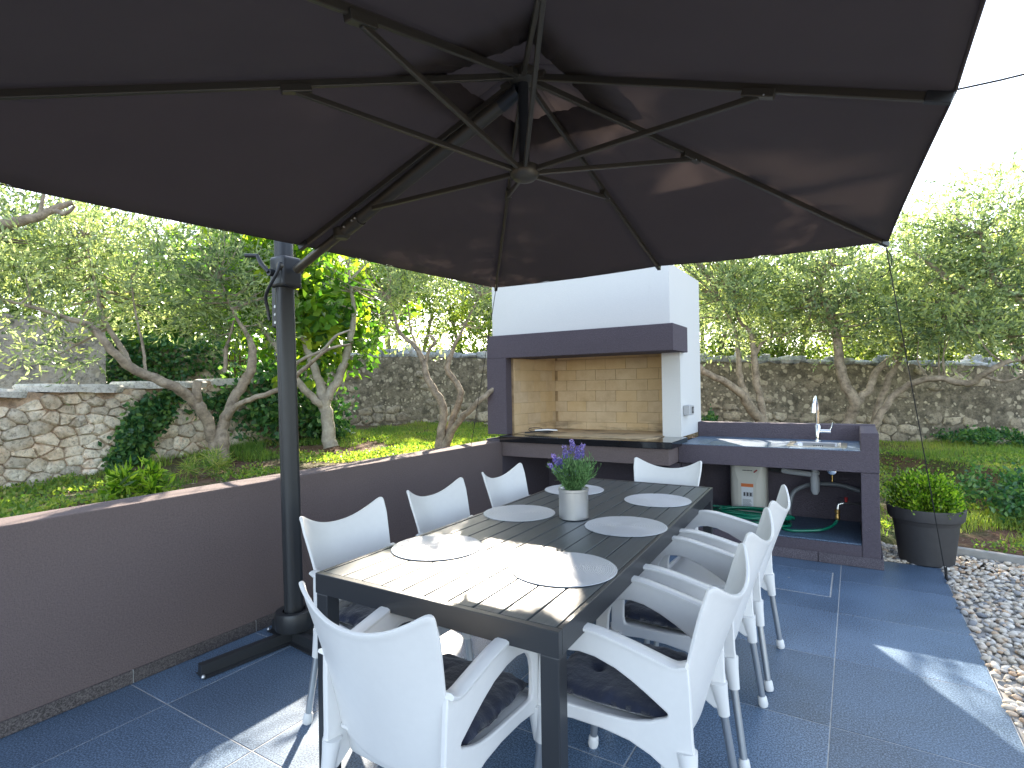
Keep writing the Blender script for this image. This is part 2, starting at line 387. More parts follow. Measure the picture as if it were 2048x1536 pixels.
def build_ground():
    xs = np.unique(np.round(np.concatenate([[-400, -150, -60, -30, -20, -15], np.arange(-12, -3.2, .12), [-3.2, -3.14, -3.1, -3.06, -3.0], np.arange(-2.9, 4, .12), [5, 6, 8, 12, 20, 40, 100, 400]]), 3))
    ys = np.unique(np.round(np.concatenate([[-400, -100, -30, -10, -5, -3, -2, -1.5], np.arange(-1, 5.4, .16), np.arange(5.4, 13, .1), [14, 16, 20, 30, 60, 150, 400]]), 3))
    X, Y = np.meshgrid(xs, ys); Z = ground(X, Y)
    low = ((X > -3.11) & (Y < 5.72) & (X < .5)) | ((X > .45) & (Y < curb_y(X)))
    Z = np.where(low, -.06, Z); far = np.clip((np.hypot(X, Y)-16)/30, 0, 1); Z = Z+far*1.2
    nx, ny = len(xs), len(ys); V = np.stack([X, Y, Z], -1).reshape(-1, 3)
    i = np.arange((ny-1)*(nx-1)); r_ = i//(nx-1); c = i % (nx-1); a = r_*nx+c
    F = np.stack([a, a+1, a+nx+1, a+nx], 1)
    o = bulk('garden_ground', V, F, M_SOIL, smooth=True); tag(o, kind='structure')
build_ground()

# ---- patio: slab + tiles
def build_patio():
    X0, X1, Y0, Y1 = -2.985, .53, -2.6, 5.18
    root = empty('patio', (-1.2, 1.5, 0)); root['kind'] = 'structure'
    box('grout_bed', X0-.01, X1+.0, Y0, Y1, -.05, -.0015, M_GROUT, root, bevel=0)
    xl = [-2.985, -2.65, -2.016, -1.379, -.742, -.105, .53]
    yl = [-2.6]+[1.295+.6475*k for k in range(-6, 7)]; yl[-1] = 5.18
    g = .0024
    for i in range(len(xl)-1):
        for j in range(len(yl)-1):
            x0, x1, y0, y1 = xl[i]+g, xl[i+1]-g, yl[j]+g, yl[j+1]-g
            if y1-y0 < .05: continue
            dz = random.uniform(-.0004, .0004)
            if x0 < -.7 and x1 > -.75 and y0 > 10: continue
            if abs(xl[i]+.742) < .01 and abs(yl[j]-(1.295+.6475*4)) < .02:      # the tile cut around the access cover
                hx0, hx1, hy0, hy1 = -.60, -.148, 4.143, 4.525
                V, F = join(boxg(x0, hx0, y0, y1, -.012, dz), boxg(hx1, x1, y0, y1, -.012, dz), boxg(hx0, hx1, y0, hy0, -.012, dz), )
                mk('tile', V, F, M_TILE, root)
                continue
            if abs(xl[i]+.742) < .01 and abs(yl[j]-(1.295+.6475*5)) < .02:
                hx0, hx1, hy1 = -.60, -.148, 4.69
                V, F = join(boxg(x0, hx0, y0, y1, -.012, dz), boxg(hx1, x1, y0, y1, -.012, dz), boxg(hx0, hx1, hy1, y1, -.012, dz))
                mk('tile', V, F, M_TILE, root); continue
            box('tile', x0, x1, y0, y1, -.012, dz, M_TILE, root, bevel=.0012, bseg=1)
    c = empty('access_cover', (-.374, 4.42, 0), 'flush tiled inspection cover set in the patio before the sink unit', 'access cover')
    box('cover_frame', -.597, -.151, 4.146, 4.687, -.03, -.0007, M_GROUT, c, bevel=0)
    box('cover_plate', -.590, -.158, 4.153, 4.68, -.0005, .0012, M_TILE, c, bevel=.001, bseg=1)
    lathe('lifting_plug', [(.009, 0), (.009, .0012), (.006, .002)], (-.42, 4.42, .0011), M_ALU, c, 16)
build_patio()

# ---- retaining wall on the left with its skirting
def left_wall():
    root = empty('retaining_wall', (-3.09, 1.0, 0), 'long low plum rendered retaining wall along the left of the patio', 'wall')
    box('wall', -3.19, -2.99, -2.6, 4.64, -.06, .862, M_PLUM, root, bevel=.006, bseg=2)
    yy = .66-.645*6
    while yy < 4.6:
        y0, y1 = yy+.0025, min(yy+.6425, 4.6)
        V, F = boxg(-2.9885, -2.977, max(y0, -2.6), y1, .0015, .066+random.uniform(-.002, .002))
        mk('skirting_tile', V, F, M_SKIRT, root, bevel=.002, bseg=1)
        yy += .645
    box('skirting_joint', -2.9893, -2.981, -2.6, 4.6, .001, .0635, M_GROUT, root, bevel=0)
left_wall()

# ---- outdoor fireplace
def fireplace():
    root = empty('outdoor_fireplace', (-2.25, 5.2, 0), 'large white and plum masonry barbecue fireplace with firebrick opening', 'fireplace')
    # base: recess under the shelf
    V, F = join(boxg(-3.19, -2.995, 4.645, 5.9, -.05, .88), boxg(-2.994, -1.345, 5.62, 5.9, -.05, .70), boxg(-2.994, -1.36, 4.95, 5.618, -.05, .10), boxg(-1.42, -1.336, 4.96, 5.61, .102, .70))
    mk('base', V, F, M_PLUMD, root, bevel=.004)
    box('shelf_beam', -2.993, -1.33, 4.635, 5.85, .716, .856, M_PLUM, root, bevel=.005)
    for x0, x1 in ((-3.0, -2.12), (-2.118, -1.295)):
        box('granite_slab', x0, x1, 4.60, 5.12 if x0 > -2.5 else 5.12, .860, .918, M_GRAN, root, bevel=.004)
    # firebrick hearth floor
    V, F = [(-2.93, 4.84, .9195), (-1.55, 4.72, .9195), (-1.50, 4.84, .9195), (-1.50, 5.66, .9195), (-2.93, 5.66, .9195)], [(0, 1, 2, 3, 4)]
    V2 = [(x, y, z+.006) for x, y, z in V]
    mk('hearth_floor', V+V2, [(4, 3, 2, 1, 0), (5, 6, 7, 8, 9)]+[(i, (i+1) % 5, 5+(i+1) % 5, 5+i) for i in range(5)], M_BRICK, root)
    # chamber walls in brick
    box('chamber_back', -2.96, -1.40, 5.58, 5.70, .86, 1.98, M_MORT, root, bevel=0)
    zc = [.925, 1.005, 1.119, 1.233, 1.347, 1.461, 1.575, 1.69, 1.80]
    for r in range(8):
        x = -2.84 + (0 if r % 2 else -.115); z0, z1 = zc[r]+.0012, zc[r+1]-.0012
        while x < -1.46:
            xa, xb = max(x, -2.90), min(x+.228, -1.42)
            if xb-xa > .008: box('firebrick', xa, xb, 5.574+random.uniform(0, .002), 5.5795, z0, z1, M_BRICK, root, bevel=.002, bseg=1)
            x += .23
    # splayed left side, brick by brick
    a, b_ = Vector((-2.965, 4.83, 0)), Vector((-2.875, 5.575, 0)); dd = (b_-a).normalized(); nn = Vector((dd.y, -dd.x, 0)); L = (b_-a).length
    def slab(s0, s1, z0, z1, t0, t1):
        P = [a+dd*s0+nn*t0, a+dd*s1+nn*t0, a+dd*s1+nn*t1, a+dd*s0+nn*t1]
        return [(p.x, p.y, z) for z in (z0, z1) for p in P], [(0, 3, 2, 1), (4, 5, 6, 7), (0, 1, 5, 4), (1, 2, 6, 5), (2, 3, 7, 6), (3, 0, 4, 7)]
    mk('chamber_side', *slab(-.01, L+.0, .86, 1.80, -.09, 0), M_MORT, root)
    for r in range(8):
        s = (-.0 if r % 2 else -.12)
        while s < L-.01:
            s0, s1 = max(s, 0), min(s+.228, L-.003)
            if s1-s0 > .008: mk('firebrick', *slab(s0, s1, zc[r]+.0012, zc[r+1]-.0012, .0005, .006+random.uniform(0, .002)), M_BRICK, root, bevel=.001, bseg=1)
            s += .23
    # plum frame: left pier and beam as an L
    V, F = join(boxg(-3.215, -2.985, 4.715, 5.16, .921, 1.6925))
    mk('left_pier', V, F, M_PLUMD, root, bevel=.004)
    box('beam', -3.215, -1.300, 4.72, 5.20, 1.693, 1.925, M_PLUMD, root, bevel=.005)
    # white hood, side cheek and chimney
    box('hood', -3.185, -1.516, 4.785, 5.87, 1.9255, 2.46, M_WHITE, root, bevel=0)
    pr = [(5.10, .9185), (5.87, .9185), (5.87, 2.46), (4.785, 2.46), (4.785, 1.9255), (5.10, 1.9255)]
    V = [(-1.5155, y, z) for y, z in pr]+[(-1.345, y, z) for y, z in pr]; F = [(6, 7, 8, 9, 10, 11), (5, 4, 3, 2, 1, 0)]+[(k, (k+1) % 6, 6+(k+1) % 6, 6+k) for k in range(6)]
    mk('right_cheek', V, F, M_WHITE, root)
    box('chimney_stack', -2.90, -1.8, 5.30, 5.82, 2.4605, 3.9, M_WHITE, root, bevel=.006)
    box('rear_wall', -3.185, -1.516, 5.705, 5.87, .8585, 1.9245, M_WHITE, root, bevel=.004)
    box('left_cheek', -3.185, -2.98, 5.165, 5.70, .8815, 1.9245, M_WHITE, root, bevel=.004)
    # dirty metal fire tongs in the left corner
    t = empty('grill_tongs', (-2.66, 4.93, .926), 'bunch of dark metal grill tongs lying on the hearth in the left corner', 'tongs')
    for k in range(3):
        y = 4.86+.05*k
        tube('prong', [(-2.86, y, .932), (-2.72, y+.03, .946), (-2.60, y+.02, .94)], [.006, .007, .005], M_POLE, t, 8)
    tube('handle', [(-2.76, 4.90, .956), (-2.63, 4.93, .963), (-2.53, 4.95, .958)], [.010, .015, .013], M_STEEL, t, 10)
    pts = [(-2.80+.16*math.cos(q)*.55, 4.99, .955+.022*math.sin(q)) for q in np.linspace(0, 2*math.pi, 18)]
    tube('wire_loop', pts, .003, M_POLE, t, 6)
fireplace()

# ---- sink unit
def sink_unit():
    root = empty('sink_counter', (-.6, 5.3, 0), 'plum rendered outdoor sink counter right of the fireplace', 'counter')
    Z = .878
    box('fascia', -1.329, .151, 4.925, 5.03, .712, Z-.004, M_PLUMD, root, bevel=.005)
    V, F = join(boxg(.033, .150, 4.93, 5.80, .0, .711), boxg(.035, .152, 4.927, 5.72, .7115, 1.012))
    mk('right_pier', V, F, M_PLUMD, root, bevel=.006)
    box('upstand', -1.343, .152, 5.722, 5.86, -.05, 1.020, M_PLUMD, root, bevel=.005)
    box('left_pier', -1.335, -1.255, 5.04, 5.60, .171, .70, M_PLUMD, root, bevel=.004)
    box('plinth', -1.355, .0325, 4.935, 5.72, .0, .158, M_PLUMD, root, bevel=.004)
    for x0, x1 in ((-1.25, -.62), (-.617, .031)):
        box('plinth_tile', x0, x1, 4.945, 5.715, .1585, .170, M_TILE, root, bevel=.002)
    x = -1.35
    for x0, x1 in ((-1.35, -.905), (-.900, -.262), (-.257, .168)):
        mk('skirting_tile', *boxg(x0, x1, 4.912, 4.9245 if x0 < -.3 else 4.9245, .001, .078), M_SKIRTC, root, bevel=.002, bseg=1)
    mk('skirting_tile', *boxg(.1535, .168, 4.926, 5.80, .001, .078), M_SKIRTC, root, bevel=.002, bseg=1)
    # slab + worktop tiles with a hole for the sink
    sx0, sx1, sy0, sy1 = -.455, -.085, 5.07, 5.45
    V, F = join(boxg(-1.327, sx0, 5.031, 5.721, .80, Z-.0125), boxg(sx1, .034, 5.031, 5.721, .80, Z-.0125), boxg(sx0, sx1, 5.031, sy0, .80, Z-.0125), boxg(sx0, sx1, sy1, 5.721, .80, Z-.0125))
    mk('worktop_slab', V, F, M_GROUT, root)
    for x0, x1 in ((-1.328, -1.10), (-1.097, sx0-.003)):
        box('worktop_tile', x0, x1, 4.928, 5.40, Z-.012, Z, M_TILE, root, bevel=.0015, bseg=1)
        box('worktop_tile', x0, x1, 5.403, 5.72, Z-.012, Z, M_TILE, root, bevel=.0015, bseg=1)
    box('worktop_tile', sx0, sx1, 4.928, sy0-.002, Z-.012, Z, M_TILE, root, bevel=.0015, bseg=1)
    box('worktop_tile', sx0, sx1, sy1+.002, 5.72, Z-.012, Z, M_TILE, root, bevel=.0015, bseg=1)
    box('worktop_tile', sx1+.003, .033, 4.928, 5.40, Z-.012, Z, M_TILE, root, bevel=.0015, bseg=1)
    box('worktop_tile', sx1+.003, .033, 5.403, 5.72, Z-.012, Z, M_TILE, root, bevel=.0015, bseg=1)
    # steel sink
    s = empty('sink', (-.27, 5.26, Z), 'small square stainless steel sink set into the counter', 'sink')
    def rr(x0, x1, y0, y1, r, z, n=6):
        P = []
        for cx, cy, a0 in ((x1-r, y0+r, -90), (x1-r, y1-r, 0), (x0+r, y1-r, 90), (x0+r, y0+r, 180)):
            for k in range(n+1):
                a = R(a0+90*k/n); P.append((cx+r*math.cos(a), cy+r*math.sin(a), z))
        return P
    rings = [rr(-.485, -.055, 5.045, 5.475, .012, Z+.0008), rr(-.485, -.055, 5.045, 5.475, .012, Z+.004), rr(-.44, -.10, 5.085, 5.44, .05, Z+.005), rr(-.435, -.105, 5.09, 5.435, .05, Z-.004), rr(-.42, -.12, 5.105, 5.42, .05, Z-.15), rr(-.30, -.24, 5.24, 5.30, .02, Z-.158)]
    V = sum(rings, []); k = len(rings[0]); F = []
    for i in range(len(rings)-1):
        for j in range(k): F.append((i*k+j, i*k+(j+1) % k, (i+1)*k+(j+1) % k, (i+1)*k+j))
    F.append(tuple((len(rings)-1)*k+j for j in range(k)))
    mk('basin', V, F, M_STEEL, s, smooth=True, angle=35)
    for q in range(5): box('overflow_slot', -.305+.016*q, -.297+.016*q, 5.417, 5.4195, Z-.045, Z-.020, M_BLACK, s, bevel=0)
    # tap
    t = empty('kitchen_tap', (-.275, 5.55, Z), 'tall chrome swan neck tap with side lever behind the sink', 'tap')
    cx, cy = -.275, 5.52
    lathe('tap_body', [(.027, 0), (.027, .01), (.020, .014), (.020, .14), (.015, .15), (.013, .155)], (cx, cy, Z+.001), M_CHROME, t, 20)
    neck = smoothpts([(cx, cy, Z+.15), (cx, cy, Z+.30), (cx-.003, cy-.02, Z+.37), (cx-.008, cy-.07, Z+.395), (cx-.014, cy-.12, Z+.37), (cx-.018, cy-.135, Z+.335)], 6)
    tube('neck', neck, .012, M_CHROME, t, 12)
    tube('spray_head', [(cx-.018, cy-.135, Z+.34), (cx-.022, cy-.14, Z+.26)], [.017, .019], M_CHROME, t, 14)
    tube('lever_hub', [(cx+.015, cy, Z+.095), (cx+.10, cy-.005, Z+.095)], .016, M_CHROME, t, 12)
    tube('lever', [(cx+.09, cy-.005, Z+.10), (cx+.105, cy-.01, Z+.13), (cx+.118, cy-.015, Z+.175)], [.008, .007, .006], M_CHROME, t, 8)
    # switch box on the white cheek
    sw = empty('outlet_box', (-1.33, 5.38, 1.13), 'small grey weatherproof outlet box on the white fireplace side', 'outlet')
    box('housing', -1.343, -1.285, 5.17, 5.33, 1.115, 1.205, M_GREYPL, sw, bevel=.006)
    box('window', -1.2845, -1.281, 5.25, 5.315, 1.13, 1.19, M_DARKP, sw, bevel=.003)
    box('switch_button', -1.2805, -1.278, 5.26, 5.285, 1.145, 1.175, M_ALU, sw, bevel=.001)
    # under the counter: all hangs on or stands before the back wall (Y 5.72)
    h = empty('water_heater', (-.93, 5.55, .171), 'off white upright water heater with a paper label under the counter', 'water heater')
    hx0, hx1 = -1.01, -.695
    def hr(x0, x1, y0, y1, r, z): return rr(x0, x1, y0, y1, r, z, 5)
    rings = [hr(hx0+.02, hx1-.02, 5.50, 5.70, .05, .172), hr(hx0, hx1, 5.49, 5.71, .06, .20), hr(hx0, hx1, 5.49, 5.71, .06, .62), hr(hx0+.006, hx1-.006, 5.495, 5.71, .06, .655), hr(hx0+.03, hx1-.03, 5.52, 5.70, .05, .685), hr(hx0+.06, hx1-.06, 5.55, 5.68, .04, .69)]
    V = sum(rings, []); k = len(rings[0]); F = [tuple(range(k-1, -1, -1))]
    for i in range(len(rings)-1):
        for j in range(k): F.append((i*k+j, i*k+(j+1) % k, (i+1)*k+(j+1) % k, (i+1)*k+j))
    F.append(tuple((len(rings)-1)*k+j for j in range(k)))
    mk('tank', V, F, M_HEAT, h, smooth=True, angle=60)
    V = [(-.965, 5.4885, .62), (-.74, 5.4885, .62), (-.775, 5.478, .50), (-.93, 5.478, .50), (-.775, 5.478, .20), (-.93, 5.478, .20), (-.965, 5.4885, .19), (-.74, 5.4885, .19)]
    mk('front_panel', V, [(0, 3, 2, 1), (1, 2, 4, 7), (0, 6, 5, 3), (3, 5, 4, 2)], M_HEAT, h, bevel=.004)
    box('label_band', -.905, -.80, 5.474, 5.4765, .445, .475, M_ORANGE, h, bevel=0)
    box('paper_label', -.903, -.802, 5.4742, 5.4765, .24, .444, M_PAPER, h, bevel=0)
    V, F = [], []
    for q in range(11):
        g = boxg(-.893, -.893+.08*random.uniform(.6, 1), 5.4731, 5.4738, .33-.009*q-.003, .33-.009*q); V, F = join((V, F), g)
    for q in range(3): V, F = join((V, F), boxg(-.885+.027*q, -.868+.027*q, 5.4731, 5.4738, .36, .395), boxg(-.862+.027*q, -.86+.027*q, 5.4731, 5.4738, .355, .40))
    mk('label_print', V, F, M_DARKP, h)
    V = [(-.795, 5.4835, .632), (-.787, 5.4835, .638), (-.757, 5.4835, .657), (-.765, 5.4835, .664)]
    V = [(-.80, 5.484, .585), (-.79, 5.4835, .577), (-.762, 5.4845, .60), (-.772, 5.4855, .608)]
    V2 = [(x, y-.006, z) for x, y, z in V]; mk('red_mark', V+V2, [(0, 1, 2, 3), (7, 6, 5, 4), (0, 4, 5, 1), (1, 5, 6, 2), (2, 6, 7, 3), (3, 7, 4, 0)], M_RED, h)
    V, F = [], []
    for q in range(7): V, F = join((V, F), boxg(-.89+.012*q, -.882+.012*q, 5.480, 5.486, .592, .600))
    mk('maker_name', V, F, M_DARKP, h)
    d = empty('drain_pipe', (-.30, 5.6, .45), 'grey plastic sink drain with elbow running into the back wall', 'pipe')
    tube('down_pipe', [(-.30, 5.45, .80), (-.30, 5.45, .50)], .026, M_GREYPL, d, 16)
    lathe('trap', [(.020, -.01), (.034, .02), (.036, .12), (.030, .15)], (-.30, 5.45, .44), M_GREYPL, d, 18)
    tube('side_pipe', [(-.32, 5.45, .60), (-.50, 5.50, .605), (-.56, 5.52, .61)], .024, M_GREYPL, d, 14)
    tube('wall_sleeve', [(-.55, 5.52, .61), (-.66, 5.60, .612)], .028, M_POLE, d, 14)
    lathe('nut', [(.034, 0), (.036, .005), (.036, .02), (.034, .025)], (-.30, 5.45, .60), M_GREYPL, d, 12)
    v = empty('stop_valve', (-.16, 5.65, .45), 'chrome and brass stop valve on the back wall beside the drain', 'valve')
    lathe('hand_wheel', [(.012, -.008), (.034, -.006), (.036, .006), (.012, .01)], (0, 0, 0), M_CHROME, v, 18)
    hw = v.children[-1]; hw.rotation_euler = (R(90), 0, 0); hw.location = Vector((-.175, 5.56, .63))-v.location
    tube('stem', [(-.175, 5.575, .63), (-.175, 5.719, .63)], .009, M_CHROME, v, 10)
    tube('brass_body', [(-.175, 5.64, .62), (-.175, 5.62, .50)], .009, M_BRASS, v, 10)
    tube('brass_tee', [(-.23, 5.62, .50), (-.12, 5.62, .50)], .011, M_BRASS, v, 10)
    f = tag(tube('flexible_hose', [tuple(p) for p in smoothpts([(.03, 5.60, .46), (-.12, 5.60, .50), (-.32, 5.55, .50), (-.46, 5.48, .44), (-.50, 5.45, .32), (-.505, 5.44, .23)], 7)], .019, M_HOSEC, None, 14), 'thick grey hose arching across the back of the cupboard', 'hose')
    j = empty('junction_box', (-.03, 5.71, .66), 'square grey cable junction box at the top right of the recess', 'junction box')
    V, F = join(boxg(-.085, .015, 5.69, 5.7195, .62, .633), boxg(-.085, .015, 5.69, 5.7195, .699, .711), boxg(-.085, -.073, 5.69, 5.7195, .6335, .6985), boxg(.003, .015, 5.69, 5.7195, .6335, .6985))
    mk('box_frame', V, F, M_GREYPL, j); box('terminal', -.045, -.022, 5.70, 5.7195, .645, .685, M_HEAT, j)
    tag(tube('electric_cable', [tuple(p) for p in smoothpts([(-.72, 5.66, .70), (-.60, 5.60, .665), (-.44, 5.58, .655), (-.30, 5.56, .66), (-.12, 5.62, .695)], 6)], .0045, M_PAPER, None, 8), 'thin white cable sagging under the counter above the drain', 'cable')
    tp = empty('garden_tap', (.02, 5.35, .4), 'brass garden tap on the right pier feeding the green hose', 'tap')
    tube('inlet', [(.032, 5.33, .40), (-.10, 5.28, .405)], .012, M_STEEL, tp, 10)
    tube('spout', [(-.09, 5.28, .405), (-.125, 5.27, .395), (-.13, 5.265, .35)], .013, M_STEEL, tp, 10)
    tube('valve_head', [(-.07, 5.285, .415), (-.07, 5.285, .455)], [.010, .013], M_RED, tp, 10)
    lathe('brass_coupling', [(.014, 0), (.019, .01), (.019, .035), (.015, .04), (.015, .055), (.020, .06), (.020, .085), (.012, .09)], (-.132, 5.262, .265), M_BRASS, tp, 16)
    # coiled green hose
    P = [(-.132, 5.262, .28), (-.15, 5.24, .24), (-.22, 5.18, .20), (-.34, 5.12, .186), (-.50, 5.08, .184)]
    cx, cy = -.80, 5.27
    k = 0
    for a in np.arange(-.9, 2*math.pi*6.6, .33):
        t = a/(2*math.pi); rx = .30+.035*math.sin(a*.37+1)+.02*math.sin(t*5); ry = .165+.025*math.sin(a*.23)
        zc_ = .186+.017*min(t, 3.3)+.012*math.sin(a*1.7)+(.02 if t > 3 else 0)
        P.append((cx+rx*math.cos(-a-.2+math.pi*0)+.05*math.sin(t*2.1), cy-.02+ry*math.sin(-a-.2), max(.186, zc_)))
    tag(tube('garden_hose', [tuple(p) for p in smoothpts(P, 3)], .0115, M_HOSEG, None, 10), 'glossy green garden hose coiled on the plinth under the sink', 'hose')
sink_unit()

# ---- gravel bed + curb
def gravel():
    base = bpy.data.meshes.new('t'); bm = bmesh.new(); bmesh.ops.create_icosphere(bm, subdivisions=1, radius=1); bm.to_mesh(base); bm.free()
    bv = np.array([v.co[:] for v in base.vertices]); bf = np.array([p.vertices[:] for p in base.polygons])
    # smoother pebble: subdivide once more for near ones is not worth it
    bm = bmesh.new(); bmesh.ops.create_icosphere(bm, subdivisions=2, radius=1); m2 = bpy.data.meshes.new('t2'); bm.to_mesh(m2); bm.free()
    bv = np.array([v.co[:] for v in m2.vertices]); bf = np.array([p.vertices[:] for p in m2.polygons])
    pts = []
    s = .0245
    xs = np.arange(.545, 3.4, s); ys = np.arange(1.4, 5.75, s)
    X, Y = np.meshgrid(xs, ys); X = X+rng.uniform(-.5, .5, X.shape)*s; Y = Y+rng.uniform(-.5, .5, Y.shape)*s
    P = np.stack([X.ravel(), Y.ravel()], 1)
    keep = (P[:, 1] < curb_y(P[:, 0])-.02) & (P[:, 0] > .535) & (P[:, 1] > P[:, 0]*.72+1.0)
    keep &= rng.random(len(P)) < .60
    P = P[keep]
    # strip behind the paving beside the counter
    Q = np.stack([rng.uniform(.17, .56, 420), rng.uniform(5.19, 5.72, 420)], 1); P = np.concatenate([P, Q])
    n = len(P); r = rng.uniform(.010, .0205, n); r[rng.random(n) < .12] *= 1.3
    sc3 = np.stack([r*rng.uniform(.95, 1.5, n), r*rng.uniform(.75, 1.05, n), r*rng.uniform(.5, .75, n)], 1)
    a = rng.uniform(0, 6.28, n); b = rng.uniform(-.45, .45, n)
    V = bv[None]*sc3[:, None]+0
    V = V*(1+.13*np.sin(bv[None, :, :]*2.3+rng.uniform(0, 6, (n, 1, 3))))
    cb, sb = np.cos(b)[:, None], np.sin(b)[:, None]; x, y, z = V[..., 0], V[..., 1], V[..., 2]
    x, z = x*cb-z*sb, x*sb+z*cb; ca, sa = np.cos(a)[:, None], np.sin(a)[:, None]; x, y = x*ca-y*sa, x*sa+y*ca
    V = np.stack([x+P[:, :1], y+P[:, 1:2], z+(.0+rng.uniform(-.004, .018, n))[:, None]-.006], -1).reshape(-1, 3)
    F = (bf[None]+(np.arange(n)*len(bv))[:, None, None]).reshape(-1, 3)
    tint = np.repeat(rng.random(n), len(bf))
    o = bulk('gravel', V, F, M_PEB, tint=tint, smooth=True); tag(o, 'bed of rounded multicoloured river pebbles beside the patio', 'gravel', kind='stuff')
    box('gravel_base', .531, 12, -2.6, 5.2, -.055, -.012, M_CLAY, None, bevel=0)['kind'] = 'structure'
    box('gravel_base', .16, .531, 5.181, 5.8, -.055, -.012, M_CLAY, None, bevel=0)['kind'] = 'structure'
    root = empty('garden_kerb', (1.5, 5.46, 0), 'pale concrete kerb between pebble bed and garden', 'kerb')
    x = .60; step = .98
    for k in range(4):
        x0, x1 = x, x+step-.006; y0, y1 = curb_y(x0), curb_y(x1)
        V = [(x0, y0-.03, -.05), (x1, y1-.03, -.05), (x1, y1+.03, -.05), (x0, y0+.03, -.05)]; V += [(a, b, .062) for a, b, c in V]
        mk('kerb_block', V, [(0, 3, 2, 1), (4, 5, 6, 7), (0, 1, 5, 4), (1, 2, 6, 5), (2, 3, 7, 6), (3, 0, 4, 7)], M_CLAY, root, bevel=.006)
        x += step
gravel()

# ================================================================== STONE WALLS
def vor(pts, w_, h_, ax=1.0):
    """voronoi cells of pts inside a w x h rectangle"""
    out = []; P = np.array(pts)
    for i, p in enumerate(P):
        poly = [(0, 0), (w_, 0), (w_, h_), (0, h_)]
        d = ((P-p)*np.array([1, ax]))**2; idx = np.argsort(d.sum(1))[1:18]
        for j in idx:
            q = P[j]; mx, my = (p+q)/2; nx, ny = (q-p)*np.array([1, ax*ax])
            new = []
            for k in range(len(poly)):
                a, b = poly[k], poly[(k+1) % len(poly)]
                da = (a[0]-mx)*nx+(a[1]-my)*ny; db = (b[0]-mx)*nx+(b[1]-my)*ny
                if da <= 0: new.append(a)
                if da*db < 0:
                    t = da/(da-db); new.append((a[0]+(b[0]-a[0])*t, a[1]+(b[1]-a[1])*t))
            poly = new
            if len(poly) < 3: break
        out.append(poly)
    return out
def stone_geo(poly, org, ux, n, proud, shrink=.008, jit=.004, inner=.72):
    """closed rounded stone from a cell: org + ux*s + Z*t, facing n"""
    P = np.array(poly); c = P.mean(0)
    Q = []
    for k in range(len(P)):                       # cut the corners so stones look worn
        a, b = P[k], P[(k+1) % len(P)]
        for t in (random.uniform(.06, .2), random.uniform(.8, .94)):
            Q.append(a+(b-a)*t)
    Q = np.array(Q)
    while len(Q) > 11:                             # drop the shortest edge
        d = np.linalg.norm(Q-np.roll(Q, -1, 0), axis=1); Q = np.delete(Q, int(np.argmin(d)), 0)
    dist = np.linalg.norm(Q-c, axis=1, keepdims=True); Q = c+(Q-c)*np.clip((dist-shrink)/dist, .3, 1)
    k = len(Q); V = []
    def pt(s, t, o): v = org+ux*s+n*o; return (v.x, v.y, v.z+t)
    for s, t in Q: V.append(pt(s, t, -.03))
    for s, t in Q: V.append(pt(s+random.uniform(-jit, jit), t+random.uniform(-jit, jit), proud*.45))
    for s, t in c+(Q-c)*inner: V.append(pt(s, t, proud*random.uniform(.85, 1.15)))
    V.append(pt(c[0], c[1], proud*random.uniform(.9, 1.2)))
    F = [tuple(range(k))]
    for i in range(2):
        for j in range(k): F.append((i*k+(j+1) % k, i*k+j, (i+1)*k+j, (i+1)*k+(j+1) % k))
    for j in range(k): F.append((2*k+(j+1) % k, 2*k+j, 3*k))
    return V, F
def wall_line(A, B, zb, zt, th):
    """prism wall between two ground points with heights (zbA,zbB),(ztA,ztB); the face looks to the camera side"""
    A, B = Vector((*A, 0)), Vector((*B, 0)); u = (B-A).normalized(); n = Vector((u.y, -u.x, 0))
    if n.dot(Vector((0, 0, 0))-A) < 0: n = -n
    return A, B, u, n, (B-A).length
def rough_body(name, A, B, n, L, u, zb, zt, th, mat, parent, amp=.02, seg=.1, rows=12):
    nx = max(2, int(L/seg)); V = []; F = []
    for j in range(rows+1):
        for i in range(nx+1):
            s = i/nx; z0 = zb[0]+(zb[1]-zb[0])*s-.15; z1 = zt[0]+(zt[1]-zt[0])*s
            p = A+u*(L*s); o = amp*(random.random()-.5) if 0 < i < nx else 0
            q = p+n*o; V.append((q.x, q.y, z0+(z1-z0)*j/rows+(random.uniform(-amp, amp)*.8 if j == rows else 0)))
    for j in range(rows):
        for i in range(nx):
            a = j*(nx+1)+i; F.append((a, a+1, a+nx+2, a+nx+1))
    m0 = len(V)
    for i in range(nx+1):
        v = V[rows*(nx+1)+i]; q = Vector(v)-n*th; V.append(tuple(q))
    for i in range(nx): F.append((rows*(nx+1)+i, rows*(nx+1)+i+1, m0+i+1, m0+i))
    m1 = len(V)
    for i in range(nx+1): q = Vector(V[m0+i]); V.append((q.x, q.y, zb[0]-.15))
    for i in range(nx): F.append((m0+i, m0+i+1, m1+i+1, m1+i))
    for e in (0, nx):
        F.append(tuple([j*(nx+1)+e for j in range(rows+1)]+[m0+e, m1+e]))
    return mk(name, V, F, mat, parent, smooth=True, angle=60)

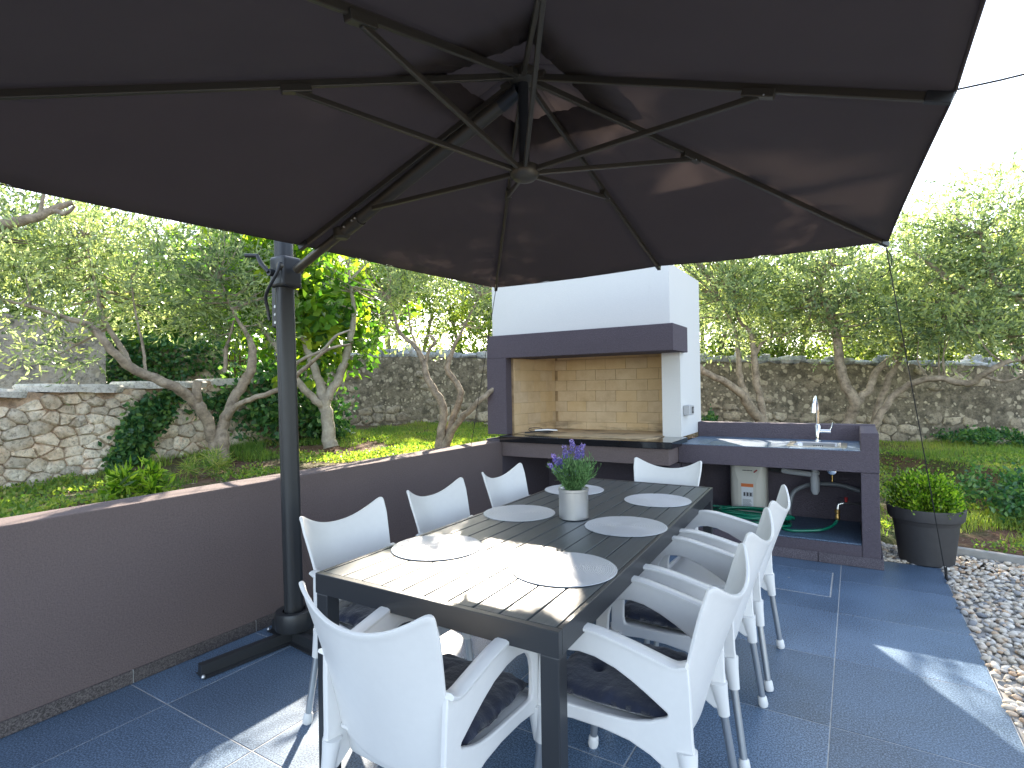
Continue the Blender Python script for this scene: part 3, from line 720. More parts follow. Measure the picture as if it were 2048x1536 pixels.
def low_rubble_wall():
    A_, B_ = (-5.62, -.4), (-6.28, 4.95)
    A, B, u, n, L = wall_line(A_, B_, 0, 0, .35); zb = (.58, .74); zt = (1.34, 1.56)
    root = empty('rubble_wall', A+u*2.5, 'low rubble limestone wall with pale cap slabs behind the olive tree at left', 'wall')
    rough_body('mortar_core', A, B, n, L, u, zb, zt, .35, M_MORTAR, root, .035, .12, 10)
    pts = []; H = .92
    for rad, tries in ((.17, 500), (.115, 1500), (.07, 3500), (.05, 900)):
        for _ in range(tries):
            x, y = random.uniform(.02, L-.02), random.uniform(.02, H-.02); r = rad*random.uniform(.8, 1.1)
            if rad == .17 and random.random() < .96: continue
            if rad == .115 and random.random() < .88: continue
            if all(((x-q[0])/1.45)**2+(y-q[1])**2 > (.5*(r+q[2]))**2 for q in pts): pts.append((x, y, r))
    pts = [(x, y) for x, y, r in pts]
    cells = vor(pts, L, H, 1.5); k = 0
    cells = [c for c in cells if len(c) > 2]
    big = []
    for c in cells:
        P = np.array(c); s = P[:, 0].mean()/L; base = zb[0]+(zb[1]-zb[0])*s-.06; top = zt[0]+(zt[1]-zt[0])*s-.03
        if base+P[:, 1].max() > top+.03: continue
        area = np.ptp(P[:, 0])*np.ptp(P[:, 1]); dist = (A+u*P[:, 0].mean()).length
        big.append((area/dist**2, c, base))
    big.sort(key=lambda q: -q[0])
    rest = ([], [])
    for i, (a, c, base) in enumerate(big):
        g = stone_geo(c, Vector((A.x, A.y, base)), u, n, random.uniform(.020, .046), .0022, .009, random.uniform(.76, .9))
        if i < 290: mk('stone', *g, M_STONE, root, smooth=True, angle=50)
        else: rest = join(rest, g)
    if rest[0]: tag(mk('small_stones', *rest, M_STONE, root, smooth=True, angle=50), kind='stuff')
    s = .02
    while s < L-.15:
        wd = random.uniform(.45, .95); wd = min(wd, L-s); zz = zt[0]+(zt[1]-zt[0])*((s+wd/2)/L)-.015
        th = random.uniform(.035, .06); V = []; k = 9; o1 = A+u*(s+wd/2)-n*.15
        ring = []
        for q in range(k*2):
            a = 2*math.pi*q/(k*2); ca, sa = math.cos(a), math.sin(a)
            e = (abs(ca)**3+abs(sa)**3)**(-1/3)*random.uniform(.93, 1.05)
            ring.append((ca*e*wd*.51, sa*e*.25))
        tilt = random.uniform(-.05, .05)
        for dz, f in ((-.02, .96), (th*.6, 1.0), (th, .95)):
            for a, b in ring:
                p = o1+u*a*f+n*b*f; V.append((p.x, p.y, zz+dz+a*tilt+random.uniform(-.004, .004)))
        K = len(ring); F = [tuple(range(K-1, -1, -1)), tuple(2*K+q for q in range(K))]
        for i in range(2):
            for q in range(K): F.append((i*K+q, i*K+(q+1) % K, (i+1)*K+(q+1) % K, (i+1)*K+q))
        mk('cap_slab', V, F, M_SLAB, root, smooth=True, angle=35)
        s += wd*.97
    return A, u, n, L, zb, zt
LW = low_rubble_wall()

def far_wall():
    A_, B_ = (-8.6, 6.45), (4.2, 12.25)
    # bends at (-6.15,7.84)
    segs = [((-8.9, 6.05), (-6.15, 7.84), (.80, .755), (2.02, 1.955)), ((-6.15, 7.84), (3.9, 12.13), (.755, .34), (1.955, 1.50))]
    root = empty('boundary_wall', (-2, 9.6, .5), 'long blackened stone boundary wall with loose grey cap stones at the back', 'wall')
    cand = []
    for (a, b, zb, zt) in segs:
        A, B, u, n, L = wall_line(a, b, 0, 0, .4)
        rough_body('wall_face', A, B, n, L, u, zb, zt, .4, M_OLDW, root, .03, .12, 12)
        pts = []; y = .0; H = 1.3
        while y < H:
            x = random.uniform(0, .2); hh = random.uniform(.10, .17)
            while x < L:
                wd = random.uniform(.14, .36); pts.append((min(x+wd/2, L-.01), min(y+hh/2+random.uniform(-.04, .04), H-.01))); x += wd
            y += hh
        for c in vor(pts, L, H, 1.4):
            if len(c) < 3: continue
            P = np.array(c); s = P[:, 0].mean()/L; base = zb[0]+(zb[1]-zb[0])*s-.08; top = zt[0]+(zt[1]-zt[0])*s
            h = (P[:, 1].mean()+base-zb[0]-(zb[1]-zb[0])*s)/1.2
            if base+P[:, 1].max() > top: continue
            if random.random() > (.62 if (h < .3) else (.40 if h > .82 else .15)): continue
            cand.append((stone_geo(c, Vector((A.x, A.y, base)), u, n, random.uniform(.018, .038), .022 if h > .3 else .012, .012), A+u*P[:, 0].mean()))
        # loose cap stones
        s = 0
        while s < L:
            wd = random.uniform(.12, .34); hh = random.uniform(.07, .17); dd = random.uniform(.2, .34)
            zz = zt[0]+(zt[1]-zt[0])*(s/L); c = A+u*(s+wd/2)-n*(.16+random.uniform(-.04, .04))
            V, F = cube_stone(c, u, n, wd*.56, dd*.6, hh*.62, zz+hh*.40)
            mk('cap_stone', V, F, M_STONEG, root, smooth=True, angle=45)
            if random.random() < .35:
                V, F = cube_stone(c+u*.1, u, n, wd*.36, dd*.4, hh*.5, zz+hh*1.2); mk('cap_stone', V, F, M_STONEG, root, smooth=True, angle=45)
            s += wd*.92
    cand.sort(key=lambda q: q[1].length)
    rest = ([], [])
    for i, (g, p) in enumerate(cand):
        if i < 290: mk('stone', *g, M_STONEF, root, smooth=True, angle=60)
        else: rest = join(rest, g)
    if rest[0]: tag(mk('small_stones', *rest, M_STONEF, root, smooth=True, angle=60), kind='stuff')
def cube_stone(c, u, n, a, b, h, z):
    V = []; idx = {}
    F = []
    g = (-1, 0, 1)
    for x in g:
        for y in g:
            for w_ in g:
                if x == y == w_ == 0: continue
                m = math.sqrt(x*x+y*y+w_*w_); k = (1 if m < 1.1 else .84 if m < 1.5 else .70)*random.uniform(.88, 1.12)
                p = c+u*(x*a*k)+n*(y*b*k); idx[(x, y, w_)] = len(V); V.append((p.x, p.y, z+w_*h*k))
    for ax in range(3):
        for s in (-1, 1):
            for i in (-1, 0):
                for j in (-1, 0):
                    def key(p, q):
                        t = [0, 0, 0]; t[ax] = s; o = [k for k in range(3) if k != ax]; t[o[0]] = p; t[o[1]] = q; return idx[tuple(t)]
                    q = (key(i, j), key(i+1, j), key(i+1, j+1), key(i, j+1))
                    F.append(q if (s > 0) == (ax != 1) else q[::-1])
    return V, F
far_wall()

def back_left():
    # tall grey wall left, ivy wall, pillar wall and iron gate
    a, b = px(-330, 770, 5.9), px(212, 770, 7.7)
    A, B, u, n, L = wall_line((a.x, a.y), (b.x, b.y), 0, 0, .4)
    r1 = empty('old_wall', (a+b)/2, 'tall weathered grey rendered wall behind the low rubble wall at far left', 'wall')
    r1.location.z = .8
    rough_body('wall_face', A, B, n, L, u, (.75, .8), (2.40, 2.42), .35, M_OLDG, r1, .03, .12, 12)
    a2, b2 = px(214, 770, 8.3), px(446, 770, 8.9)
    A2, B2, u2, n2, L2 = wall_line((a2.x, a2.y), (b2.x, b2.y), 0, 0, .3)
    r2 = empty('ivy_wall', (a2+b2)/2, 'ivy clad wall with pale blossom between the tall grey wall and the iron gate', 'wall'); r2.location.z = .8
    rough_body('wall_face', A2, B2, n2, L2, u2, (.8, .8), (2.1, 2.1), .3, M_STONEF, r2, .03, .12, 12)
    n_ = 4200; s = rng.uniform(0, L2, n_); t = rng.uniform(.82, 2.25, n_)
    dens = (s/L2 < .62) | ((t > 1.75) & (rng.random(n_) < .7)) | (rng.random(n_) < .25)
    s, t = s[dens], t[dens]; P = np.array([A2.x, A2.y, 0])+np.outer(s, np.array(u2))+np.outer(rng.uniform(.01, .16, len(s)), np.array(n2)); P[:, 2] = t
    leaves_obj('ivy', P, .075, .06, M_IVY, r2, up=-.4)
    k = 420; s = L2*.06+rng.uniform(0, L2*.5, k); P = np.array([A2.x, A2.y, 0])+np.outer(s, np.array(u2))+np.outer(rng.uniform(.13, .19, k), np.array(n2)); P[:, 2] = .95+rng.uniform(0, 1, k)*.62
    leaves_obj('blossom', P, .05, .05, M_FLOW, r2)
    # gate
    g0, g1 = px(449, 770, 9.0), px(532, 770, 9.25); gd = (g1-g0); gd.z = 0; gl = gd.length; gd.normalize()
    gr = empty('iron_gate', (g0+g1)/2, 'rusty iron bar gate between the ivy wall and the trees', 'gate'); gr.location.z = .85
    nb = 9
    for i in range(nb):
        p = g0+gd*(gl*i/(nb-1)); tube('bar', [(p.x, p.y, .85), (p.x, p.y, 2.0+.0*i)], .011, M_RUST, gr, 6)
    for z in (.98, 1.45, 1.90):
        tube('rail', [(g0.x, g0.y, z), (g1.x, g1.y, z)], .014, M_RUST, gr, 6)
M_RUST = plain('rusty iron', (.10, .045, .028), .8, bs=.3, bsc=100, var=.4)

# ================================================================== FOLIAGE
def leaves_geo(P, L, W, up=0.0, seed=None, dirs=None):
    """one bent leaf (two quads) per point; returns V,F"""
    n = len(P); g = rng
    d = g.normal(size=(n, 3)); d[:, 2] += up
    if dirs is not None: d = d*.55+dirs*1.2
    d /= np.linalg.norm(d, axis=1, keepdims=True)
    a = g.normal(size=(n, 3)); s = np.cross(d, a); s /= np.linalg.norm(s, axis=1, keepdims=True)+1e-9
    nn = np.cross(d, s)
    l = (L*g.uniform(.65, 1.25, n))[:, None]; w_ = (W*g.uniform(.75, 1.25, n))[:, None]*.5
    b0 = P; m = P+d*l*.5+nn*l*.06; tip = P+d*l
    V = np.stack([b0, m+s*w_, tip, m-s*w_], 1).reshape(-1, 3)
    F = np.arange(n*4).reshape(n, 4); return V, F
def leaves_obj(name, P, L, W, mat, parent, up=0.0, dirs=None, tint=None):
    V, F = leaves_geo(P, L, W, up, dirs=dirs)
    t = rng.random(len(P)) if tint is None else tint
    return bulk(name, V, F, mat, parent, tint=t)
back_left()

def tree(name, label, cat, base, limbs, blobs, nleaf, L, W, lmat, bmat, group=None, holes=(), nbr=70, seg=8, up=.25, spread=.16, keep=None):
    """limbs: lists of (x,y,z,r); blobs: (centre, (rx,ry,rz), weight); leaves grow in tufts at the ends of real branches"""
    root = empty(name, base, label, cat, group)
    V, F = [], []; limbpts = []
    for lb in limbs:
        P = smoothpts(lb, 5)
        for i in range(1, len(P)-1): P[i][:3] += rng.normal(size=3)*P[i][3]*.13
        V, F = join((V, F), tubeg([p[:3] for p in P], [max(p[3], .004) for p in P], seg))
        limbpts += [p for p in P[len(P)//3:]]
    LP = np.array([p[:3] for p in limbpts]); LR = np.array([p[3] for p in limbpts])
    wts = np.array([b[2] for b in blobs], float); wts /= wts.sum()
    tips = []
    for k in range(nbr):
        b = blobs[rng.choice(len(blobs), p=wts)]; v = rng.normal(size=3); v /= np.linalg.norm(v); v *= rng.uniform(.35, 1)**.5
        c = np.array(b[0])+v*np.array(b[1])
        d = np.linalg.norm(LP-c, axis=1)+np.maximum(0, (LP[:, 2]-c[2]))*.6; i = int(np.argmin(d)); a = LP[i]
        mid = (a+c)/2+rng.normal(size=3)*.06*d[i]+np.array([0, 0, -.06*d[i]]); r_ = min(LR[i]*.8, .008+.011*d[i])
        q = smoothpts([(*a, r_), (*mid, r_*.6), (*c, .003)], 3)
        V, F = join((V, F), tubeg([p[:3] for p in q], [max(p[3], .0025) for p in q], 4, False))
        tips.append((c, (c-a)/(np.linalg.norm(c-a)+1e-6)))
        tips.append((mid, (c-a)/(np.linalg.norm(c-a)+1e-6)))
    tr = mk('trunk', V, F, bmat, root, smooth=True, angle=80)
    T = np.array([t[0] for t in tips]); D = np.array([t[1] for t in tips])
    # tufts around the tips plus loose ones through the blobs
    n1 = int(nleaf*.55); ti = rng.integers(0, len(T), n1//9)
    cc = T[ti]+rng.normal(size=(len(ti), 3))*spread; dc = D[ti]+rng.normal(size=(len(ti), 3))*.7
    n2 = (nleaf-n1)//9; bi = rng.choice(len(blobs), n2, p=wts); BC = np.array([b[0] for b in blobs]); BR = np.array([b[1] for b in blobs])
    v = rng.normal(size=(n2, 3)); v /= np.linalg.norm(v, axis=1, keepdims=True); v *= rng.uniform(.15, 1, (n2, 1))**.45
    cc = np.concatenate([cc, BC[bi]+v*BR[bi]]); dc = np.concatenate([dc, v+rng.normal(size=(n2, 3))*.5+np.array([0, 0, .2])])
    dc /= np.linalg.norm(dc, axis=1, keepdims=True)
    k = 9; tt = np.tile(np.linspace(0, 1, k), len(cc))[:, None]; C_ = np.repeat(cc, k, 0); DD = np.repeat(dc, k, 0)
    P = C_+DD*tt*L*3.2+rng.normal(size=(len(C_), 3))*L*.16
    big = np.sin(cc[:, 0]*3.1+cc[:, 2]*4.7)*np.sin(cc[:, 1]*3.7-cc[:, 2]*2.9+1)
    tuft = np.repeat(rng.normal(size=len(cc))*.24+.22*big, k)
    if keep is not None:
        m_ = keep(P); P, DD, tuft = P[m_], DD[m_], tuft[m_]
    t = np.clip(.45+tuft+rng.normal(size=len(P))*.17, 0, 1)
    leaves_obj('crown', P, L, W, lmat, root, up, DD, t)
    return root

# leaves cut away so the sun reaches table, floor, worktop, wall top and parasol
SDn = np.array(SD)
def gap(P):
    ok = np.ones(len(P), bool)
    for (tx, ty, tz, rx, rz) in ((-1.22, 1.60, .74, .52, .13), (-1.9, 1.30, .0, .40, .18), (.30, 3.02, 0, .26, .07), (-.55, 5.25, .88, .45, .12), (-3.1, 4.0, .86, .26, .5), (-3.1, 2.9, .86, .2, .4), (-3.1, 1.8, .86, .26, .5), (-3.1, .8, .86, .2, .4), (-3.9, 4.2, .7, .6, .4), (-.35, 2.95, 2.38, .55, .20), (-.95, 2.25, 2.55, .30, .14)):
        d = P-np.array([tx, ty, tz]); t = d@SDn; q = d-t[:, None]*SDn
        hx = np.array([SDn[1], -SDn[0], 0]); hx /= np.linalg.norm(hx); hy = np.cross(hx, SDn)
        ok &= ~((t > 0) & (np.abs(q@hx) < rx) & (np.abs(q@hy) < rz))
    return ok
def L3(pts):
    return [(*px(x, y, d), r) for x, y, d, r in pts]
def B3(x, y, d, rx, rz, w_=1, ry=None):
    return (tuple(px(x, y, d)), (rx, ry or rx, rz), w_)

tree('olive_tree', 'gnarled olive tree with wide leaning limbs before the low rubble wall at left', 'tree', pxz(430, 915, .68), [
    L3([(432, 925, 5.35, .075), (428, 890, 5.35, .06), (420, 855, 5.3, .055), (400, 815, 5.2, .055), (385, 800, 5.15, .05), (350, 775, 5.0, .045), (300, 752, 4.9, .042), (262, 735, 4.8, .04), (215, 690, 4.65, .033), (185, 655, 4.6, .028), (140, 638, 4.5, .022), (60, 612, 4.4, .014), (-40, 590, 4.3, .008)]),
    L3([(398, 815, 5.2, .045), (393, 790, 5.15, .042), (396, 762, 5.15, .040)]),
    L3([(262, 735, 4.8, .026), (240, 690, 4.9, .024), (205, 635, 5.0, .02), (195, 590, 5.1, .016), (185, 540, 5.1, .01), (170, 470, 5.1, .007)]),
    L3([(292, 750, 4.9, .014), (285, 690, 5.0, .012), (270, 620, 5.1, .009), (262, 560, 5.1, .006)]),
    L3([(445, 925, 5.35, .08), (440, 880, 5.35, .07), (452, 835, 5.4, .052), (480, 775, 5.5, .05), (500, 740, 5.5, .048), (506, 700, 5.5, .038), (492, 665, 5.5, .024), (470, 630, 5.5, .016), (440, 560, 5.5, .01)]),
    L3([(450, 745, 5.5, .018), (452, 700, 5.5, .02), (458, 680, 5.5, .015), (468, 640, 5.5, .008)]),
    L3([(448, 850, 5.4, .03), (470, 815, 5.3, .028), (510, 795, 5.2, .026), (560, 778, 5.1, .024), (600, 745, 5.0, .02), (655, 700, 4.9, .014), (700, 688, 4.85, .008)])],
    [B3(120, 560, 5.0, 1.1, .42, 3), B3(20, 660, 4.6, .55, .30, 1), B3(250, 520, 5.5, 1.0, .5, 3), B3(60, 470, 5.2, 1.0, .45, 2), B3(400, 540, 5.8, .8, .6, 3), B3(470, 600, 5.6, .5, .4, 1.6), B3(330, 600, 5.9, .6, .35, 1), B3(290, 430, 5.8, 1.0, .5, 2), B3(420, 450, 5.9, .6, .35, 1)],
    20000, .068, .019, M_OLIVE, M_BARK, nbr=130, keep=gap)
tree('fig_tree', 'pale barked fig tree with three limbs just behind the parasol pole', 'tree', pxz(658, 885, .69), [
    L3([(662, 895, 6.3, .085), (655, 850, 6.3, .07), (650, 805, 6.3, .068), (640, 770, 6.3, .05), (625, 725, 6.3, .045), (612, 690, 6.35, .04), (600, 640, 6.4, .03), (590, 560, 6.5, .018)]),
    L3([(655, 815, 6.3, .05), (625, 795, 6.2, .042), (598, 765, 6.1, .04), (575, 725, 6.0, .036), (550, 690, 6.0, .03), (525, 655, 6.0, .024), (512, 600, 6.0, .016), (505, 540, 6.0, .01)]),
    L3([(655, 800, 6.3, .052), (672, 765, 6.35, .05), (690, 725, 6.4, .048), (700, 680, 6.4, .04), (708, 620, 6.5, .028), (700, 560, 6.6, .018)]),
    L3([(582, 735, 6.0, .02), (610, 716, 5.8, .018), (645, 700, 5.7, .016), (672, 672, 5.6, .014), (700, 660, 5.6, .008)])],
    [B3(640, 600, 6.7, .75, .5, 3), B3(700, 550, 6.8, .8, .45, 2), B3(560, 570, 7.0, .7, .5, 2), B3(650, 690, 6.6, .42, .18, .8), B3(590, 480, 6.8, .9, .5, 1.5)],
    7500, .14, .085, M_LUSH, M_BARK2, nbr=60, up=-.35, keep=gap)
tree('olive_tree', 'slender forked olive tree left of the fireplace before the dark wall', 'tree', pxz(885, 892, .70), [
    L3([(878, 900, 6.0, .055), (884, 850, 6.0, .046), (886, 815, 6.0, .043), (872, 785, 6.0, .04), (853, 755, 6.0, .036), (846, 720, 6.0, .03), (828, 690, 6.0, .026), (800, 665, 6.0, .018), (780, 600, 6.0, .01)]),
    L3([(892, 895, 6.05, .05), (900, 850, 6.05, .036), (912, 820, 6.1, .036), (922, 785, 6.1, .034), (905, 755, 6.15, .032), (895, 735, 6.15, .03), (905, 700, 6.2, .022), (930, 650, 6.25, .015), (960, 590, 6.3, .009)]),
    L3([(888, 898, 6.0, .05), (905, 860, 5.9, .036), (935, 825, 5.75, .032), (970, 792, 5.65, .028), (1010, 760, 5.75, .022)]),
    L3([(850, 730, 6.0, .02), (858, 700, 6.0, .018), (870, 685, 5.95, .016), (862, 672, 5.95, .014), (850, 674, 5.9, .008)]),
    L3([(848, 728, 6.0, .016), (835, 700, 6.1, .014), (822, 660, 6.2, .01), (815, 600, 6.2, .006)])],
    [B3(850, 600, 6.4, .8, .5, 3), B3(920, 590, 6.5, .6, .5, 2), B3(780, 600, 6.4, .5, .4, 2), B3(740, 540, 6.4, .7, .5, 2), B3(930, 660, 6.4, .35, .2, .5), B3(860, 470, 6.6, 1.0, .5, 2), ((-4.0, 7.0, 4.2), (.9, .7, .8), 3.5), ((-4.9, 7.0, 4.1), (.8, .7, .7), 2)],  # last two blobs: unseen high crown added to shade the table
    25000, .064, .02, M_OLIVE, M_BARK, nbr=110, keep=gap)
tree('olive_tree', 'olive tree leaning left just behind the worktop beside the white chimney wall', 'tree', pxz(1520, 856, .56), [
    L3([(1535, 870, 8.2, .10), (1520, 840, 8.2, .075), (1500, 815, 8.1, .07), (1475, 782, 8.0, .06), (1440, 758, 7.9, .05), (1400, 738, 7.8, .045), (1370, 690, 7.8, .03), (1345, 620, 7.8, .02)]),
    L3([(1528, 860, 8.2, .07), (1505, 815, 8.2, .05), (1482, 765, 8.3, .045), (1477, 710, 8.3, .035), (1470, 660, 8.4, .025), (1440, 600, 8.4, .015)]),
    L3([(1530, 860, 8.2, .07), (1522, 810, 8.2, .055), (1512, 750, 8.2, .052), (1508, 700, 8.2, .045), (1500, 665, 8.3, .03), (1478, 640, 8.3, .022), (1465, 590, 8.4, .012)]),
    L3([(1510, 710, 8.2, .026), (1530, 680, 8.2, .022), (1570, 668, 8.1, .014), (1620, 640, 8.0, .008)])],
    [B3(1440, 620, 8.4, .9, .7, 3), B3(1520, 590, 8.5, .9, .6, 3), B3(1420, 560, 8.4, .7, .5, 1.5), B3(1480, 520, 8.6, 1.0, .6, 1.5), ((-2.9, 9.0, 4.6), (1.4, .8, .9), 5), ((-1.5, 9.3, 4.2), (1.1, .7, .8), 3)],  # last two blobs: unseen dense crown, added to keep the right floor shaded
    25000, .08, .026, M_OLIVE, M_BARK, nbr=110, keep=gap)
tree('olive_tree', 'many stemmed olive tree with a limb reaching right, behind the kitchen tap', 'tree', pxz(1710, 862, .50), [
    L3([(1690, 872, 8.0, .10), (1700, 835, 8.0, .08), (1708, 805, 7.9, .075), (1690, 765, 7.9, .07), (1678, 720, 7.9, .062), (1672, 660, 7.9, .055), (1655, 610, 7.8, .05), (1640, 575, 7.8, .035), (1655, 530, 7.8, .02)]),
    L3([(1708, 808, 7.9, .06), (1738, 780, 7.9, .052), (1755, 740, 7.9, .05), (1790, 712, 7.8, .04), (1805, 690, 7.8, .02)]),
    L3([(1745, 865, 7.9, .06), (1752, 830, 7.9, .05), (1765, 790, 7.9, .045), (1785, 745, 7.8, .04), (1803, 712, 7.8, .03)]),
    L3([(1740, 870, 7.7, .07), (1765, 822, 7.6, .05), (1795, 785, 7.5, .048), (1830, 765, 7.3, .042), (1880, 757, 7.1, .04), (1935, 768, 6.9, .042), (1975, 745, 6.7, .035), (2010, 725, 6.6, .03), (2060, 712, 6.5, .026), (2150, 680, 6.3, .015)]),
    L3([(1658, 620, 7.8, .03), (1685, 600, 7.8, .026), (1700, 590, 7.7, .016)]),
    L3([(1965, 752, 6.75, .02), (2010, 762, 6.6, .016), (2060, 745, 6.4, .010)])],
    [B3(1650, 560, 8.0, 1.0, .6, 3), B3(1740, 620, 7.9, .9, .45, 3), B3(1610, 620, 8.2, .6, .4, 1.5), B3(1830, 650, 7.6, .8, .35, 2), B3(1700, 500, 8.2, 1.0, .5, 1.5)],
    17000, .08, .027, M_OLIVE, M_BARK, nbr=120, keep=gap)
tree('olive_tree', 'tall dense olive tree at the right edge overhanging the boundary wall', 'tree', tuple(px(2110, 880, 7.6))[:2]+(.4,), [
    L3([(2110, 890, 7.6, .10), (2095, 800, 7.6, .08), (2040, 700, 7.4, .06), (1960, 600, 7.3, .05), (1900, 560, 7.2, .035), (1850, 520, 7.1, .02)]),
    L3([(2110, 830, 7.6, .08), (2120, 720, 7.4, .06), (2060, 620, 7.2, .045), (1990, 560, 7.0, .03), (1960, 470, 7.0, .015)]),
    L3([(1935, 640, 7.3, .05), (1960, 570, 7.3, .045), (1975, 550, 7.3, .035), (2048, 500, 7.2, .02)]),
    L3([(1890, 620, 7.3, .03), (1905, 590, 7.3, .03), (1930, 575, 7.3, .02)])],
    [B3(1960, 470, 7.4, .9, .7, 3), B3(2040, 420, 7.2, .8, .6, 2), B3(2040, 560, 7.0, .8, .7, 3), B3(1880, 590, 7.4, .8, .6, 3), B3(1980, 660, 6.9, .7, .3, 2), B3(1850, 500, 7.5, .5, .5, 1.2), B3(2100, 380, 7.2, .8, .6, 1.5)],
    24000, .078, .026, M_OLIVE, M_BARK, nbr=170, keep=gap)
# overhanging branch of a tree outside the picture on the left
tree('olive_tree', 'thick bare olive bough entering the picture at the upper left edge', 'tree', (-4.6, -.9, .62), [
    [(-4.6, -.9, .55, .11), (-4.65, -.7, 1.2, .09), (-4.6, -.4, 1.9, .08), *L3([(-260, 505, 4.3, .06), (-100, 475, 4.3, .05), (0, 450, 4.3, .042), (60, 438, 4.3, .036), (110, 418, 4.35, .028), (145, 405, 4.4, .02)])],
    L3([(80, 432, 4.3, .018), (84, 405, 4.3, .014), (90, 380, 4.3, .01)]),
    L3([(108, 420, 4.35, .02), (130, 428, 4.3, .016), (150, 412, 4.3, .01)])],
    [B3(60, 400, 4.8, .6, .25, 1), B3(-150, 420, 4.6, .8, .4, 2), B3(10, 500, 4.9, .5, .25, 1)],
    7000, .058, .017, M_OLIVE, M_BARK, nbr=40, keep=gap)

# trees behind the wall
far_specs = [(-60, 600, 9.5, 1.4, 1.2), (150, 540, 10.5, 1.5, 1.1), (330, 610, 10.2, 1.2, 1.3), (470, 560, 11.5, 1.5, 1.3), (640, 590, 13, 1.7, 1.3), (800, 610, 13.5, 1.8, 1.2),
             (960, 600, 14.5, 1.9, 1.4), (1180, 600, 14, 2.0, 1.4), (1400, 620, 13, 1.6, 1.3), (1560, 620, 12.5, 1.6, 1.25), (1740, 620, 12.5, 1.7, 1.2), (1930, 610, 11.5, 1.7, 1.3), (2120, 560, 11.5, 1.9, 1.7)]
far_lab = ['dark leafy tree above the grey wall at the far left edge', 'bushy tree rising over the tall grey wall', 'lush dark green tree above the ivy wall', 'bright green tree over the iron gate',
           'green tree beyond the wall right of the parasol pole', 'pale leafy tree beyond the wall between pole and fireplace', 'tree beyond the wall nearest the left side of the fireplace',
           'tree hidden mostly behind the white fireplace', 'tree beyond the wall just right of the white fireplace', 'tree over the wall behind the leaning olive', 'tree over the wall behind the kitchen tap',
           'tree over the wall above the right planter', 'large tree beyond the wall at the right edge']
for i, ((x, y, d, r, h), lb) in enumerate(zip(far_specs, far_lab)):
    c = px(x, y, d); g = Vector((c.x, c.y, .8)); lush = i in (2, 3)
    limbs = []
    for q in range(3):
        a = q*2.1+i; limbs.append([(g.x, g.y, .4, .11), (g.x+.15*math.cos(a), g.y+.15*math.sin(a), 1.3, .09), (g.x+.5*math.cos(a), g.y+.5*math.sin(a), 2.1, .06), (g.x+.9*math.cos(a), g.y+.9*math.sin(a), c.z+.4, .02)])
    bl = [((c.x+random.uniform(-.8, .8)*r*.7, c.y+random.uniform(-.8, .8)*r*.7, c.z+random.uniform(-.6, .7)*h*.8), (r*.55, r*.55, h*.42), 1) for _ in range(8)]
    bl += [((c.x+random.uniform(-1, 1)*r, c.y+random.uniform(-1, 1)*r*.6, 1.75), (r*.6, r*.5, .5), .9) for _ in range(5)]
    tree('garden_tree', lb, 'tree', g, limbs, bl, 15500 if not lush else 9000, .11 if not lush else .14, .045 if not lush else .09, M_LUSH if lush else M_FAR, M_BARK, 'trees beyond the boundary walls', nbr=50, seg=6, spread=.25, keep=gap)
# unseen tall tree added beyond the wall; crown shaped to shade the parasol
bl = [((random.uniform(-8.8, -3.2), 10.4+random.uniform(-.5, .9), random.uniform(6.5, 8.6)), (.95, .7, .6), 1) for _ in range(20)]
limbs = [[(-6.0, 10.6, .4, .20), (-6.0, 10.6, 3.0, .17), (-6+.6*q, 10.5, 5.0, .12), (-6+1.5*q, 10.4, 7.2, .04)] for q in (-1, 0, 1)]
tree('garden_tree', 'unseen tall tree added beyond the wall, its crown shaped to shade the parasol', 'tree', (-6.0, 10.6, .6), limbs, bl, 27000, .14, .07, M_FAR, M_BARK, 'trees beyond the boundary walls', nbr=110, seg=6, spread=.25, keep=gap)

# ivy on the low wall
def ivy_patch():
    A, u, n, L, zb, zt = LW
    root = empty('ivy', A+u*3.0+Vector((0, 0, .66)), 'dark ivy climbing the middle of the low rubble wall', 'ivy')
    P = []
    def at(x, y):   # photo point -> wall plane
        v = fw+(x-1024)/FPX*rt-(y-768)/FPX*up; t = (A-CAM).dot(n)/v.dot(n); return np.array(CAM+v*t)
    stems = [[(235, 940), (250, 880), (265, 830), (310, 800), (350, 790)], [(240, 940), (270, 900), (290, 860), (330, 820)], [(225, 925), (245, 870), (260, 840)], [(420, 870), (440, 820), (470, 790)], [(380, 810), (420, 800), (480, 770)]]
    V, F = [], []
    for st, wd, cnt in zip(stems, (.13, .14, .10, .10, .12), (1500, 1100, 700, 350, 450)):
        Q = [at(*q) for q in st]; V, F = join((V, F), tubeg([tuple(q+np.array(n)*.03) for q in Q], .012, 5))
        Q = np.array([q for q in smoothpts(Q, 6)]); i = rng.integers(0, len(Q), cnt); taper = 1-.6*i/len(Q)
        p = Q[i]+rng.normal(size=(cnt, 3))*wd*.55*taper[:, None]; p = p-np.outer((p-np.array(A))@np.array(n), np.array(n))+np.outer(rng.uniform(.02, .13, cnt), np.array(n)); P.append(p)
    P = np.concatenate(P); leaves_obj('foliage', P, .055, .05, M_IVY, root, up=-.5)
    mk('stem', V, F, M_BARK, root, smooth=True)
ivy_patch()

